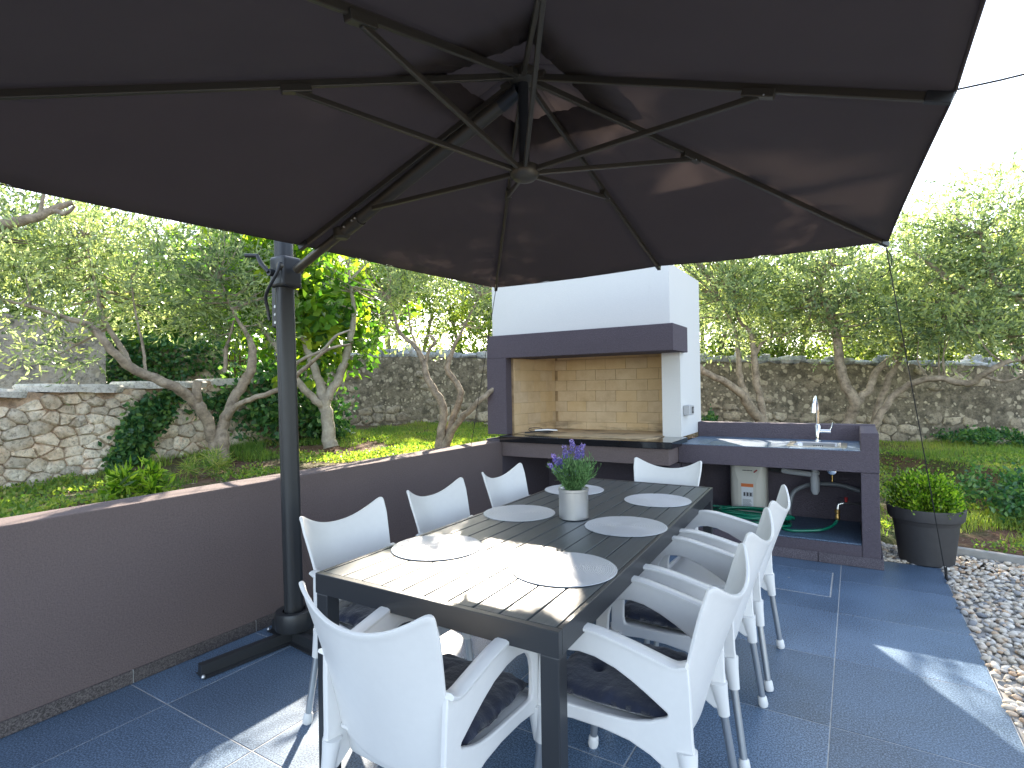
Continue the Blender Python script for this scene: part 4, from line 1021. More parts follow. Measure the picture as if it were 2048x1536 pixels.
# ---- grass and weeds
def blades(P, h, w_, lean=.5):
    n = len(P); a = rng.uniform(0, 6.28, n); hh = h*rng.uniform(.5, 1.3, n); ww = w_*rng.uniform(.7, 1.3, n)
    d = np.stack([np.cos(a), np.sin(a), np.zeros(n)], 1); s = np.stack([-np.sin(a), np.cos(a), np.zeros(n)], 1); l = rng.uniform(.1, lean, n)*hh
    m = P+d*(l*.35)[:, None]; m[:, 2] += hh*.6; t = P+d*l[:, None]; t[:, 2] += hh
    V = np.stack([P-s*ww[:, None]/2, P+s*ww[:, None]/2, m+s*ww[:, None]*.35, m-s*ww[:, None]*.35, t, t+s*.0005], 1).reshape(-1, 3)
    i = np.arange(n)[:, None]*6; F = np.concatenate([i+np.array([[0, 1, 2, 3]]), i+np.array([[3, 2, 5, 4]])], 1).reshape(-1, 4); return V, F
def vnoise(x, y, s, seed):
    r2 = np.random.default_rng(seed); G = r2.random((64, 64)); u, v = (x*s) % 63, (y*s) % 63; i, j = u.astype(int), v.astype(int); f, g = u-i, v-j
    f = f*f*(3-2*f); g = g*g*(3-2*g)
    return (G[i, j]*(1-f)+G[i+1, j]*f)*(1-g)+(G[i, j+1]*(1-f)+G[i+1, j+1]*f)*g
def grass():
    P = []
    def area(x0, x1, y0, y1, n, f, thr):
        x = rng.uniform(x0, x1, n); y = rng.uniform(y0, y1, n); m = f(x, y) & ((.6*vnoise(x, y, 1.7, 3)+.4*vnoise(x, y, 5.1, 4)) > thr)
        P.append(np.stack([x[m], y[m], ground(x[m], y[m])-.005], 1))
    wl = lambda x, y: x > (-5.72-.12*(y))  # in front of the low wall
    area(-6.2, -3.22, .6, 5.4, 42000, lambda x, y: wl(x, y), .56)
    area(-6.6, -3.2, 5.2, 8.6, 30000, lambda x, y: (y < 7.6+.43*(x+6.1)), .34)
    front = lambda x, y: (y < 7.75+.427*(x+6.15))
    area(-3.2, 3.2, 6.2, 11.4, 60000, lambda x, y: front(x, y) & (bank_s(x, y) > .02) & (x > -.6), .22)
    area(.15, 3.4, 5.6, 9, 26000, lambda x, y: (bank_s(x, y) < -.05) & (y > curb_y(x)+.05) & ((y-curb_y(x)) < 1.1+.5*vnoise(x, y, 1, 8)), .42)
    P_ = np.concatenate(P); cl = vnoise(P_[:, 0], P_[:, 1], 2.3, 7); h = .03+.11*cl**2.5
    V, F = blades(P_, h, .007, .9); t = np.repeat(np.clip(.25+.5*vnoise(P_[:, 0], P_[:, 1], 1.1, 12)+rng.normal(size=len(P_))*.14, 0, 1), 2)
    tag(bulk('grass', V, F, M_GRASS, tint=t), 'patchy green garden grass and low weeds around the olive trees', 'grass', kind='stuff')
    # low broad weeds
    W = []
    def wa(x0, x1, y0, y1, n, f, thr, sd):
        x = rng.uniform(x0, x1, n); y = rng.uniform(y0, y1, n); m = f(x, y) & (vnoise(x, y, 2.1, sd) > thr); x, y = x[m], y[m]
        W.append(np.stack([x, y, ground(x, y)+rng.uniform(0, .07, len(x))*vnoise(x, y, 3, 5)], 1))
    wa(-6.0, -3.25, 1.0, 5.2, 22000, wl, .56, 21); wa(-6.6, -3.2, 5, 8.4, 16000, lambda x, y: y < 7.7+.43*(x+6.1), .4, 22)
    wa(.15, 2.6, 5.7, 9.4, 14000, lambda x, y: (y > curb_y(x)+.06), .5, 23)
    W = np.concatenate(W); leaves = leaves_geo(W, .035, .022, .9)
    tag(bulk('ground_cover', *leaves, M_GRASS, tint=np.clip(rng.normal(size=len(W))*.2+.3+.3*vnoise(W[:, 0], W[:, 1], 1.3, 31), 0, 1)), 'small leaved clover and weeds covering the garden soil', 'ground cover', kind='stuff')
    # dead leaves on the soil
    x = rng.uniform(-5.9, -3.25, 2600); y = rng.uniform(1, 5.2, 2600); x2 = rng.uniform(.2, 2.8, 1500); y2 = rng.uniform(5.8, 8.6, 1500); x = np.concatenate([x, x2]); y = np.concatenate([y, y2])
    m = (x > 0) | wl(x, y); x, y = x[m], y[m]; Z = np.stack([x, y, ground(x, y)+.008], 1); V, F = leaves_geo(Z, .045, .018, 0)
    V = V.reshape(-1, 4, 3); V[:, :, 2] = Z[:, None, 2]+(V[:, :, 2]-Z[:, None, 2])*.25; V = V.reshape(-1, 3)
    tag(bulk('leaf_litter', V, F, M_LITTER, tint=rng.random(len(Z))), 'dry fallen olive leaves scattered on the red soil', 'leaf litter', kind='stuff')
M_LITTER = leaf_mat('dry leaves', [(.10, .05, .03), (.22, .13, .08), (.38, .30, .22)], (1, 1, 1), .8, .1)
grass()
def bush(name, label, c, r, n, L, W, mat, cat='shrub', group=None, h=None):
    root = empty(name, (c[0], c[1], float(ground(c[0], c[1]))), label, cat, group); z0 = root.location.z; h = h or r
    V, F = [], []; P = []
    for k in range(max(5, n//140)):
        a = rng.uniform(0, 6.28); q = rng.uniform(.1, 1)*r; tip = np.array([c[0]+q*math.cos(a), c[1]+q*math.sin(a), z0+h*rng.uniform(.4, 1)*(1-.4*q/r)])
        V, F = join((V, F), tubeg([(c[0]+.1*q*math.cos(a), c[1]+.1*q*math.sin(a), z0-.02), tuple(tip)], [.006, .003], 4, False))
        P.append(tip+rng.normal(size=(140, 3))*np.array([r*.16, r*.16, h*.16]))
    P = np.concatenate(P); P = P[P[:, 2] > z0]
    mk('stem', V, F, M_BARK, root); leaves_obj('foliage', P, L, W, mat, root, .5)
def plant(x, y): p = pxz(x, y, .42); return (p.x, p.y)
bush('shrub', 'low green shrub on the bank below the wall at the right edge', plant(2020, 965), .42, 2600, .06, .03, M_IVY, h=.42)
bush('shrub', 'weedy shrub at the foot of the wall behind the planter', plant(1830, 872), .50, 2200, .06, .035, M_IVY, h=.30)
bush('shrub', 'dark low shrub against the wall right of the tall kitchen tap', plant(1960, 890), .45, 1800, .06, .035, M_IVY, h=.24)
p_ = px(1432, 845, 8.6); bush('shrub', 'small dark bush behind the worktop beside the chimney wall', (p_.x, p_.y), .22, 900, .06, .04, M_IVY, h=.42)
p_ = px(545, 830, 7.0); bush('shrub', 'dark bush in the shade behind the pole and the leaning olive', (p_.x, p_.y), .75, 6000, .08, .05, M_IVY, h=.95)
p_ = px(620, 830, 7.4); bush('shrub', 'dark undergrowth beneath the fig tree', (p_.x, p_.y), .5, 2500, .08, .05, M_IVY, h=.35)
p_ = pxz(300, 1000, .68); bush('weed', 'bright yellow green narrow leaved weed just behind the low plum wall', (p_.x-.1, p_.y), .17, 420, .085, .02, M_BOX, 'weed', h=.24)
p_ = pxz(420, 950, .68); bush('weed', 'dense tuft of dark grass at the foot of the big olive', (p_.x, p_.y), .2, 900, .10, .006, M_GRASS, 'weed', h=.22)

# ================================================================== PARASOL
def parasol():
    root = empty('cantilever_parasol', (-2.70, 2.0, 0), 'large plum brown cantilever parasol over the dining table with its dark pole by the wall', 'parasol')
    HUB = Vector((-1.10, 1.9, 2.635)); HB = Vector((-1.10, 1.9, 2.255))
    rim = [('FL', -2.49, 3.80, 2.20), ('F', -1.12, 3.76, 2.195), ('FR', .18, 3.86, 2.185), ('R', .243, 1.88, 2.15), ('NR', .22, -.05, 2.09), ('N', -1.08, -.02, 2.09), ('NL', -2.47, .0, 2.09), ('L', -2.48, 1.9, 2.15)]
    RP = [Vector(r[1:]) for r in rim]
    # canopy panels with a little sag between ribs
    def panel(a, b, t0, t1, dz, nm, n=14, m=14, sag=.045):
        V, F = [], []
        for i in range(n+1):
            t = t0+(t1-t0)*i/n
            for j in range(m+1):
                s = j/m; e = a*(1-s)+b*s
                z = Vector((0, 0, dz)); p = HUB*(1-t)+e*t+z
                k = 4*s*(1-s)
                p.z -= sag*k*t*(1-.7*t); p.x += (HUB.x-e.x)*.008*k*t*t; p.y += (HUB.y-e.y)*.008*k*t*t
                p.z += (.0035*math.sin(13*s+9*t+a.x*7)+.003*math.sin(31*s-17*t+a.y*5)*(1-t)+.004*math.sin(40*s)*max(0, t-.8)*3)*k
                V.append(tuple(p))
        for i in range(n):
            for j in range(m): q = i*(m+1)+j; F.append((q, q+1, q+m+2, q+m+1))
        o = mk(nm, V, F, M_FAB, root, smooth=True); so = o.modifiers.new('s', 'SOLIDIFY'); so.thickness = .0015; return o
    for i in range(8): panel(RP[i], RP[(i+1) % 8], .135, 1.0, .022, 'canopy_panel')
    for i in range(8):
        o = panel(RP[i], RP[(i+1) % 8], .0, .24, .055, 'vent_panel', 4, 6, .02)
    # hem along the rim
    for i in range(8):
        a, b = RP[i], RP[(i+1) % 8]; P = []
        for j in range(11):
            s = j/10; e = a*(1-s)+b*s; k = 4*s*(1-s); p = e+Vector((0, 0, .020)); p.z -= .045*k*.3; p.x += (HUB.x-e.x)*.008*k; p.y += (HUB.y-e.y)*.008*k; P.append(tuple(p))
        V, F = tubeg(P, .0045, 6, True, .5); mk('hem', V, F, M_FAB, root, smooth=True)
    # ribs, struts, brackets
    def bar(nm, a, b, w_, h_, mat, par=root):
        a, b = Vector(a), Vector(b); t = (b-a).normalized(); s = t.cross(Vector((0, 0, 1))).normalized(); u = s.cross(t)
        V = [tuple(p+s*x*w_+u*y*h_) for p in (a, b) for x, y in ((-1, -1), (1, -1), (1, 1), (-1, 1))]
        return mk(nm, V, [(3, 2, 1, 0), (4, 5, 6, 7), (0, 1, 5, 4), (1, 2, 6, 5), (2, 3, 7, 6), (3, 0, 4, 7)], mat, par, bevel=.003, bseg=2)
    dist = {'FL': .36, 'F': .47, 'FR': .37, 'R': .64, 'NR': .37, 'N': .45, 'NL': .36, 'L': .61}
    for (nm, *_), e in zip(rim, RP):
        d = (e-HUB).normalized(); L = (e-HUB).length
        bar('rib', HUB+d*.05, HUB+d*(L-.02), .008, .013, M_RIB)
        bar('rib_tip', HUB+d*(L-.07), HUB+d*(L-.005), .012, .015, M_POLE)
        a = HUB+(e-HUB)*dist[nm]+Vector((0, 0, -.025)); hb = HB+Vector((e.x-HB.x, e.y-HB.y, 0)).normalized()*.035
        if nm == 'L': a = a+Vector((0, 0, -.05))
        bar('strut', hb, a, .0075, .010, M_RIB)
        if nm != 'L':
            bar('strut_bracket', a-d*.05+Vector((0, 0, .008)), a+d*.05+Vector((0, 0, .010)), .015, .014, M_RIB)
            bar('bracket_bolt', a+d*.015+d.cross(Vector((0, 0, 1)))*.0155, a+d*.022+d.cross(Vector((0, 0, 1)))*.0155, .003, .003, M_ALU)
    lathe('hub_crown', [(.03, -.03), (.055, -.02), (.06, 0), (.055, .02), (.03, .03)], HUB, M_RIB, root, 16)
    for e in RP:
        d = (e-HUB); d.z = 0; d.normalize(); bar('hub_finger', HUB+d*.04+Vector((0, 0, -.008)), HUB+d*.10+Vector((0, 0, -.022)), .011, .014, M_RIB)
    tube('mast', [tuple(HUB), tuple(HB)], .021, M_POLE, root, 16)
    lathe('hub_cap', [(.012, -.040), (.040, -.034), (.056, -.018), (.060, 0), (.058, .018), (.03, .03)], HB, M_RIB, root, 28)
    # arm
    P0 = Vector((-2.64, 2.0, 2.075)); P1 = Vector((-1.17, 1.91, 2.575)); at = P0+(P1-P0)*.32
    tube('arm_lower', [tuple(P0), tuple(at)], .0235, M_RIB, root, 16)
    tube('arm_upper', [tuple(at-(P1-P0)*.03), tuple(P1)], .031, M_RIB, root, 16)
    tube('arm_sleeve', [tuple(at-(P1-P0)*.02), tuple(at+(P1-P0)*.05)], .036, M_RIB, root, 16)
    c = P0+(P1-P0)*.27
    lathe('arm_collar', [(.03, -.03), (.042, -.02), (.044, .02), (.03, .03)], c, M_RIB, root, 12)
    for q in (-.012, .03, .045):
        p = at+(P1-P0)*q; tube('bolt', [tuple(p+Vector((.01, -.034, -.006))), tuple(p+Vector((.012, -.042, -.008)))], .005, M_ALU, root, 8)
    tube('arm_knuckle', [tuple(P1+Vector((-.04, .0, -.02))), tuple(HUB+Vector((-.02, 0, -.05)))], .03, M_POLE, root, 12)
    # pole (slightly leaning), ring, crank
    B0, B1 = Vector((-2.70, 2.0, .06)), Vector((-2.765, 2.0, 2.80))
    V, F = [], []
    prof = []
    for k in range(28):
        a = 2*math.pi*k/28; ca, sa = math.cos(a), math.sin(a); e = (abs(ca)**2.6+abs(sa)**2.6)**(-1/2.6)
        g = .93 if k % 7 == 0 else 1
        prof.append((.040*ca*e*g, .052*sa*e*g))
    for p in (B0, B1):
        for x, y in prof: V.append((p.x+x, p.y+y, p.z))
    F = [(k, (k+1) % 28, 28+(k+1) % 28, 28+k) for k in range(28)]+[tuple(range(27, -1, -1)), tuple(range(28, 56))]
    mk('pole', V, F, M_POLE, root, smooth=True, angle=25)
    lathe('base_ring', [(.098, 0), (.102, .008), (.104, .085), (.098, .1), (.085, .104), (.062, .10), (.058, .085)], (-2.70, 2.0, .068), M_POLE, root, 36)
    # cross base in open channels
    def channel(a, b):
        a, b = Vector(a), Vector(b); t = (b-a).normalized(); s = Vector((t.y, -t.x, 0)); V, F = [], []
        pr = [(-.055, .004), (-.055, .0), (.055, .0), (.055, .004), (.022, .004), (.022, .062), (-.022, .062), (-.022, .004)]
        pr = [(-.05, .002), (.05, .002), (.05, .007), (.022, .008), (.020, .062), (-.020, .062), (-.022, .008), (-.05, .007)]
        for p in (a, b):
            for x, z in pr: V.append((p.x+s.x*x, p.y+s.y*x, z+.001))
        n = len(pr); F = [(k, (k+1) % n, n+(k+1) % n, n+k) for k in range(n)]+[tuple(range(n-1, -1, -1)), tuple(range(n, 2*n))]
        mk('base_rail', V, F, M_POLE, root, bevel=.002, bseg=1)
        e = a if (a-Vector((-2.7, 2, 0))).length > (b-Vector((-2.7, 2, 0))).length else b
        lathe('rail_bolt', [(.010, 0), (.010, .008), (.005, .014)], (e.x+s.x*.038-t.x*0, e.y+s.y*.038, .009), M_ALU, root, 8)
    channel((-2.755, 1.50, 0), (-2.70, 1.985, 0)); channel((-2.69, 2.03, 0), (-2.64, 2.48, 0)); channel((-2.92, 2.03, 0), (-2.73, 2.01, 0)); channel((-2.67, 1.985, 0), (-2.17, 1.93, 0))
    # slider housing + crank + tilt lever
    c = Vector((-2.745, 2.0, 2.08))
    V, F = join(boxg(c.x-.052, c.x+.075, c.y-.064, c.y+.064, c.z-.10, c.z+.075)); mk('slider_housing', V, F, M_POLE, root, bevel=.018, bseg=3)
    tube('pivot', [(c.x+.05, c.y-.075, c.z+.01), (c.x+.05, c.y+.075, c.z+.01)], .022, M_RIB, root, 14)
    q = Vector((c.x-.01, c.y-.075, c.z-.02))
    tube('crank_hub', [tuple(q+Vector((0, .015, 0))), tuple(q+Vector((0, -.02, 0)))], .02, M_POLE, root, 14)
    tube('crank_arm', [tuple(q+Vector((0, -.02, 0))), tuple(q+Vector((-.05, -.03, .05))), tuple(q+Vector((-.085, -.03, .10)))], [.011, .013, .011], M_POLE, root, 10)
    tube('crank_knob', [tuple(q+Vector((-.08, -.03, .10))), tuple(q+Vector((-.15, -.06, .105)))], [.010, .012], M_POLE, root, 10)
    hl = [c+Vector((.06, -.07, .03)), c+Vector((.05, -.085, -.03)), c+Vector((-.01, -.09, -.10)), c+Vector((-.06, -.08, -.15)), c+Vector((-.075, -.06, -.21)), c+Vector((-.07, -.05, -.28))]
    tube('tilt_lever', [tuple(p) for p in smoothpts(hl, 6)], .0095, M_POLE, root, 8)
    V, F = join(boxg(c.x-.10, c.x-.045, c.y-.02, c.y+.02, c.z-.32, c.z-.02)); mk('tilt_bracket', V, F, M_POLE, root, bevel=.012)
    for k in range(3): tube('bolt', [(c.x-.055, c.y-.021, c.z-.20-.045*k), (c.x-.055, c.y-.027, c.z-.20-.045*k)], .009, M_ALU, root, 8)
    return RP
RIM = parasol()
# guy ropes
r1 = RIM[2]; g1 = pxz(1893, 1163, .0)
rp = empty('guy_rope', (g1.x, g1.y, 0), 'thin black guy rope from the right parasol corner down to the pebbles', 'rope')
tube('rope', [tuple(r1+Vector((-.01, -.01, -.01))), tuple(r1*.5+Vector((g1.x, g1.y, 0))*.5+Vector((0, 0, -.01))), (g1.x, g1.y, .01)], .0032, M_BLACK, rp, 6)
tube('loose_end', [tuple(p) for p in smoothpts([tuple(r1+Vector((-.01, 0, -.015))), tuple(r1+Vector((.02, .03, -.08))), tuple(r1+Vector((.0, .06, -.15))), tuple(r1+Vector((-.04, .08, -.17)))], 5)], .0028, M_BLACK, rp, 6)
tube('knot', [(g1.x-.003, g1.y-.003, .10), (g1.x, g1.y, .02)], .008, M_BLACK, rp, 8)
tube('peg', [(g1.x, g1.y, .02), (g1.x+.03, g1.y-.06, -.01)], .006, M_BLACK, rp, 8)
r2 = RIM[0]; g2 = Vector((-3.09, 4.25, .865))
rp = empty('guy_rope', g2, 'thin black guy rope from the far left parasol corner to the plum wall', 'rope')
tube('rope', [tuple(r2), tuple(r2*.5+g2*.5+Vector((0, 0, -.012))), tuple(g2)], .0028, M_BLACK, rp, 6)

# ================================================================== TABLE
def table():
    root = empty('dining_table', (-1.19, 2.50, 0), 'long anthracite slatted dining table set with round placemats', 'table')
    c = [Vector((-1.668, 1.325, 0)), Vector((-.685, 1.325, 0)), Vector((-.775, 3.67, 0)), Vector((-1.70, 3.67, 0))]
    def P(s, t):  # s across 0..1, t along 0..1
        return c[0]*(1-s)*(1-t)+c[1]*s*(1-t)+c[2]*s*t+c[3]*(1-s)*t
    W_, L_ = .98, 2.345
    def quad(s0, s1, t0, t1, z0, z1, nm, mat, bev=.002):
        q = [P(s0, t0), P(s1, t0), P(s1, t1), P(s0, t1)]; V = [(v.x, v.y, z) for z in (z0, z1) for v in q]
        return mk(nm, V, [(3, 2, 1, 0), (4, 5, 6, 7), (0, 1, 5, 4), (1, 2, 6, 5), (2, 3, 7, 6), (3, 0, 4, 7)], mat, root, bevel=bev, bseg=2)
    e = .016/W_; f = .016/L_; lw, ll = .058/W_, .058/L_
    for s0, s1, t0, t1 in ((0, 1, 0, f*1.5), (0, 1, 1-f*1.5, 1), (0, e, f*1.5, 1-f*1.5), (1-e, 1, f*1.5, 1-f*1.5)):
        quad(s0, s1, t0, t1, .668, .740, 'apron', M_TABLE)
    for s, t in ((0, 0), (1-lw, 0), (1-lw, 1-ll), (0, 1-ll)):
        quad(s+(.002 if s == 0 else -.002), s+lw+(.002 if s == 0 else -.002), t+(.001 if t == 0 else -.001), t+ll, .0, .6675, 'leg', M_TABLE, .004)
    n = 10; g = .0062; x0, x1 = e+g*.8, 1-e-g*.8; w_ = (x1-x0-g*(n-1))/n
    for i in range(n):
        s = x0+i*(w_+g); quad(s, s+w_, f*1.5+.0012, 1-f*1.5-.0012, .722, .7385, 'plank', M_PLANK, .002)
    for t in (.18, .5, .82): quad(e+.001, 1-e-.001, t-.012, t+.012, .700, .7205, 'cross_bar', M_TABLE)
table()
def placemat(x, y, label, r=.188):
    P = []
    root = None
    prof = [(.001, .0005), (r-.004, .0005), (r, .002), (r-.003, .0045), (.001, .0050)]
    V, F = latheg(prof, (0, 0, 0), 56); o = mk('placemat', V, F, M_MAT, None, smooth=True, angle=30, loc=(0, 0, 0)); o.location = (x, y, .7392)
    tag(o, label, 'placemat', 'round woven silver placemats')
placemat(-1.485, 1.79, 'sunlit round silver placemat at the near left corner of the table'); placemat(-.905, 1.80, 'round placemat half in sun at the near right corner of the table', .192)
placemat(-1.50, 2.48, 'round placemat left of the lavender pot'); placemat(-.92, 2.48, 'round placemat at the middle right of the table', .19)
placemat(-1.525, 3.20, 'round placemat behind the lavender pot at the far left of the table'); placemat(-.965, 3.12, 'round placemat at the far right corner of the table', .186)

def lavender():
    x, y, z = -1.205, 2.52, .7392; root = empty('flower_pot', (x, y, z), 'matt silver pot of artificial purple lavender on the table', 'potted plant')
    lathe('pot', [(.066, 0), (.070, .003), (.0735, .004), (.0735, .135), (.0765, .137), (.0765, .150), (.072, .151), (.070, .148), (.068, .12)], (x, y, z), M_TIN, root, 40)
    lathe('soil', [(.0685, .0), (.03, .004)], (x, y, z+.128), M_SOIL, root, 20)
    V, F = [], []; LP, LD, FP, FT = [], [], [], []
    heads = [(-.095, -.02, .20), (-.07, .01, .17), (-.105, -.03, .15), (-.045, .0, .25), (-.008, .01, .285), (.05, .01, .255), (.035, -.04, .11), (-.02, -.05, .10), (.015, .03, .24), (-.08, .03, .12), (-.03, -.035, .10)]
    for hx, hy, hz in heads:
        hx2 = hx*math.cos(-.55)-hy*math.sin(-.55)*-1; b = Vector((x+hx*.25, y+hy*.3, z+.13)); t = Vector((x+hx*.72, y+hx*.44+hy*.8, z+.135+hz*.78)); m = (b+t)/2+Vector((0, 0, .015))
        V, F = join((V, F), tubeg([tuple(b), tuple(m), tuple(t)], [.0018, .0015, .001], 5))
        d = (t-m).normalized(); big = hz > .14
        ln = .065 if big else .04; n = 150 if big else 110
        k = rng.uniform(0, 1, n); rr_ = (.012+.005*np.sin(k*16))*(1-.5*k)
        a = rng.uniform(0, 6.28, n); p = np.array(t)[None]+np.outer((k-.5)*ln, np.array(d))+np.stack([np.cos(a)*rr_, np.sin(a)*rr_, rng.normal(size=n)*.002], 1); FP.append(p)
        FT.append(np.clip(.35+.45*(k-.3)*(1 if hz > .24 else .3)+rng.normal(size=n)*.15, 0, 1))
    for k in range(190):
        a = rng.uniform(0, 6.28); e = rng.uniform(.8, 1.4); d = np.array([math.cos(a)*math.cos(e), math.sin(a)*math.cos(e), math.sin(e)]); L = rng.uniform(.08, .19)
        b = np.array([x+.035*math.cos(a)*rng.random(), y+.035*math.sin(a)*rng.random(), z+.13])
        V, F = join((V, F), tubeg([tuple(b), tuple(b+d*L)], [.0015, .0008], 3, False))
        m = 12; tt = rng.uniform(.25, 1, m)[:, None]; LP.append(b+d*L*tt); LD.append(np.repeat(d[None], m, 0))
    mk('stem', V, F, M_LAVS, root)
    LP = np.concatenate(LP); LD = np.concatenate(LD); leaves_obj('foliage', LP, .032, .0055, M_LAVL, root, .2, LD)
    FP = np.concatenate(FP); leaves_obj('flower_spike', FP, .0085, .007, M_LAVF, root, .3, tint=np.concatenate(FT))
M_LAVS = plain('lavender stems', (.07, .16, .05), .6)
lavender()

# ================================================================== CHAIRS
def sheet(fn, nu, nv, th):
    """closed thin shell from fn(u,v)->Vector with thickness th along its normal (0..th outwards)"""
    V, F = [], []; G = [[fn(i/nu, j/nv) for i in range(nu+1)] for j in range(nv+1)]
    def nrm(j, i):
        a = G[j][min(i+1, nu)]-G[j][max(i-1, 0)]; b = G[min(j+1, nv)][i]-G[max(j-1, 0)][i]; return a.cross(b).normalized()
    for lay in (0, 1):
        for j in range(nv+1):
            for i in range(nu+1):
                t = th(i/nu, j/nv) if callable(th) else th
                V.append(tuple(G[j][i]+nrm(j, i)*(t*(.5 if lay == 0 else -.5))))
    W_ = nu+1; N = W_*(nv+1)
    for j in range(nv):
        for i in range(nu):
            a = j*W_+i; F.append((a, a+1, a+W_+1, a+W_)); F.append((N+a, N+a+W_, N+a+W_+1, N+a+1))
    for i in range(nu): F.append((i+1, i, N+i, N+i+1)); a = nv*W_+i; F.append((a, a+1, N+a+1, N+a))
    for j in range(nv): a = j*W_; F.append((a, a+W_, N+a+W_, N+a)); b = a+nu; F.append((b+W_, b, N+b, N+b+W_))
    return V, F
def make_chair():
    t = empty('chair', (0, 0, 0))
    # backrest: top edge dips in the middle, sides wrap forward, bottom rounded
    def back(u, v):
        s = 2*u-1; cu = abs(s)
        zt = .795+.092*(cu**2.2) - .026*max(0, (cu-.88)/.12)**2
        zb = .425-.06*math.sqrt(max(0, 1-cu**2.2))
        z = zb+(zt-zb)*v
        k = (z-.40)/.45; half = .204+.048*k-.006*math.sin(3*k)
        if cu > .9 and v > .85: half -= .012*((cu-.9)/.1)**2*((v-.85)/.15)
        x = s*half; y = -.205-.115*k-.030*k*k+.0*z
        y += (.030+.050*max(k, 0))*(cu**2.1)-(.022+.012*k)
        return Vector((x, y, z))
    rim = lambda u, v: .0085+.009*(max(0, (abs(2*u-1)-.93)/.07)**.7 + max(0, (v-.96)/.04)**.7 if (abs(2*u-1) > .93 or v > .96) else 0)
    V, F = sheet(back, 28, 26, rim); mk('backrest', V, F, M_PLAST, t, smooth=True, angle=75, sub=1)
    # rear band below the back
    def band(u, v):
        s = 2*u-1; cu = abs(s); zt = .475; zb = .312+.030*(1-cu**2)
        z = zb+(zt-zb)*v; k = (z-.40)/.45; x = s*.212; y = -.205-.115*k+.030*(cu**2.1)-.022+.012
        return Vector((x, y, z))
    V, F = sheet(band, 18, 6, .011); mk('rear_band', V, F, M_PLAST, t, smooth=True, angle=60, sub=1)
    # seat pan
    def seat(u, v):
        s = 2*u-1; y = -.215+.435*v; w_ = .198+.022*v; z = .418+.012*v-.014*(1-s*s)*math.sin(math.pi*v) - .03*max(0, (v-.86)/.14)**2
        return Vector((s*w_, y, z))
    V, F = sheet(seat, 14, 14, .010); mk('seat', V, F, M_PLAST, t, smooth=True, angle=60)
    # side frames: arm + post + rail with the arched opening, as one bevelled ring
    outer = [(-.250, .640), (-.215, .628), (-.16, .640), (-.10, .655), (-.04, .668), (.03, .680), (.09, .680), (.14, .668), (.175, .640), (.197, .60), (.207, .55), (.212, .50), (.215, .44), (.218, .385), (.215, .372), (.17, .384), (.10, .390), (.0, .386), (-.08, .374), (-.14, .352), (-.19, .322), (-.225, .30), (-.262, .30), (-.268, .34), (-.258, .42), (-.256, .50), (-.254, .57)]
    inner = [(-.185, .492), (-.165, .505), (-.13, .528), (-.09, .552), (-.04, .577), (.02, .597), (.07, .603), (.11, .598), (.135, .585), (.152, .56), (.160, .53), (.162, .50), (.163, .46), (.160, .442), (.155, .436), (.13, .434), (.08, .433), (.0, .432), (-.06, .434), (-.10, .440), (-.14, .452), (-.16, .462), (-.178, .470), (-.186, .475), (-.19, .480), (-.191, .485), (-.189, .489)]
    n = len(outer)
    for sx in (-1, 1):
        V, F = [], []
        def xof(y, z):
            k = (z-.40)/.28; return sx*(.217+.010*k+.010*((y+.05)/.2 if y > -.05 else 0)-.004)
        th = .0095
        for off in (-th, th):
            for (y, z) in outer: V.append((xof(y, z)+off, y, z))
            for (y, z) in inner: V.append((xof(y, z)+off, y, z))
        for k in range(n):
            k2 = (k+1) % n
            F.append((k, k2, n+k2, n+k)); F.append((2*n+k, 3*n+k, 3*n+k2, 2*n+k2)); F.append((k2, k, 2*n+k, 2*n+k2)); F.append((n+k, n+k2, 3*n+k2, 3*n+k))
        if sx < 0: F = [f[::-1] for f in F]
        mk('side_frame', V, F, M_PLAST, t, smooth=True, angle=50, bevel=.005, bseg=2)
        # wide flange on top of the arm
        arm = [(y, z) for (y, z) in outer[:10]]; P = smoothpts([(xof(y, z)+sx*.004, y, z) for y, z in arm], 3); V, F = [], []
        m = len(P); pr = [(-.024, -.004), (-.024, .003), (-.014, .0075), (.014, .0075), (.024, .003), (.024, -.005), (.019, -.008), (-.019, -.006)]
        for i, p in enumerate(P):
            a, b = P[max(i-1, 0)], P[min(i+1, m-1)]; d = Vector((0, b[1]-a[1], b[2]-a[2])).normalized(); up_ = Vector((0, -d.z, d.y))
            wd = 1.0*(1 if i < m-6 else (1-.10*(i-m+6)))
            for x, z in pr: q = Vector(p)+Vector((x*wd, 0, 0))+up_*z; V.append(tuple(q))
        K = len(pr)
        for i in range(m-1):
            for k in range(K): F.append((i*K+k, (i+1)*K+k, (i+1)*K+(k+1) % K, i*K+(k+1) % K))
        F.append(tuple(range(K))); F.append(tuple((m-1)*K+k for k in range(K-1, -1, -1)))
        mk('armrest', V, F, M_PLAST, t, smooth=True, angle=60)
        for (a, b) in (((sx*.207, -.237, .40), (sx*.238, -.290, .0)), ((sx*.222, .196, .41), (sx*.238, .240, .0))):
            a, b = Vector(a), Vector(b); d = b-a; s0 = a+d*.02; s1 = a+d*.30
            lg = tube('leg', [tuple(a+d*.2), tuple(a+d*.965)], .0135, M_ALU, t, 14)
            V, F = tubeg([tuple(s0), tuple(a+d*.12), tuple(s1)], [.030, .025, .0195], 12, True, .9); mk('leg_socket', V, F, M_PLAST, t, smooth=True, angle=50)
            dn = d.normalized(); f0 = b-dn*.046
            tube('foot', [tuple(f0), tuple(f0+dn*.006), tuple(b-dn*.012), tuple(b+Vector((0, 0, .001)))], [.0145, .0185, .0205, .017], M_PLAST, lg, 14)
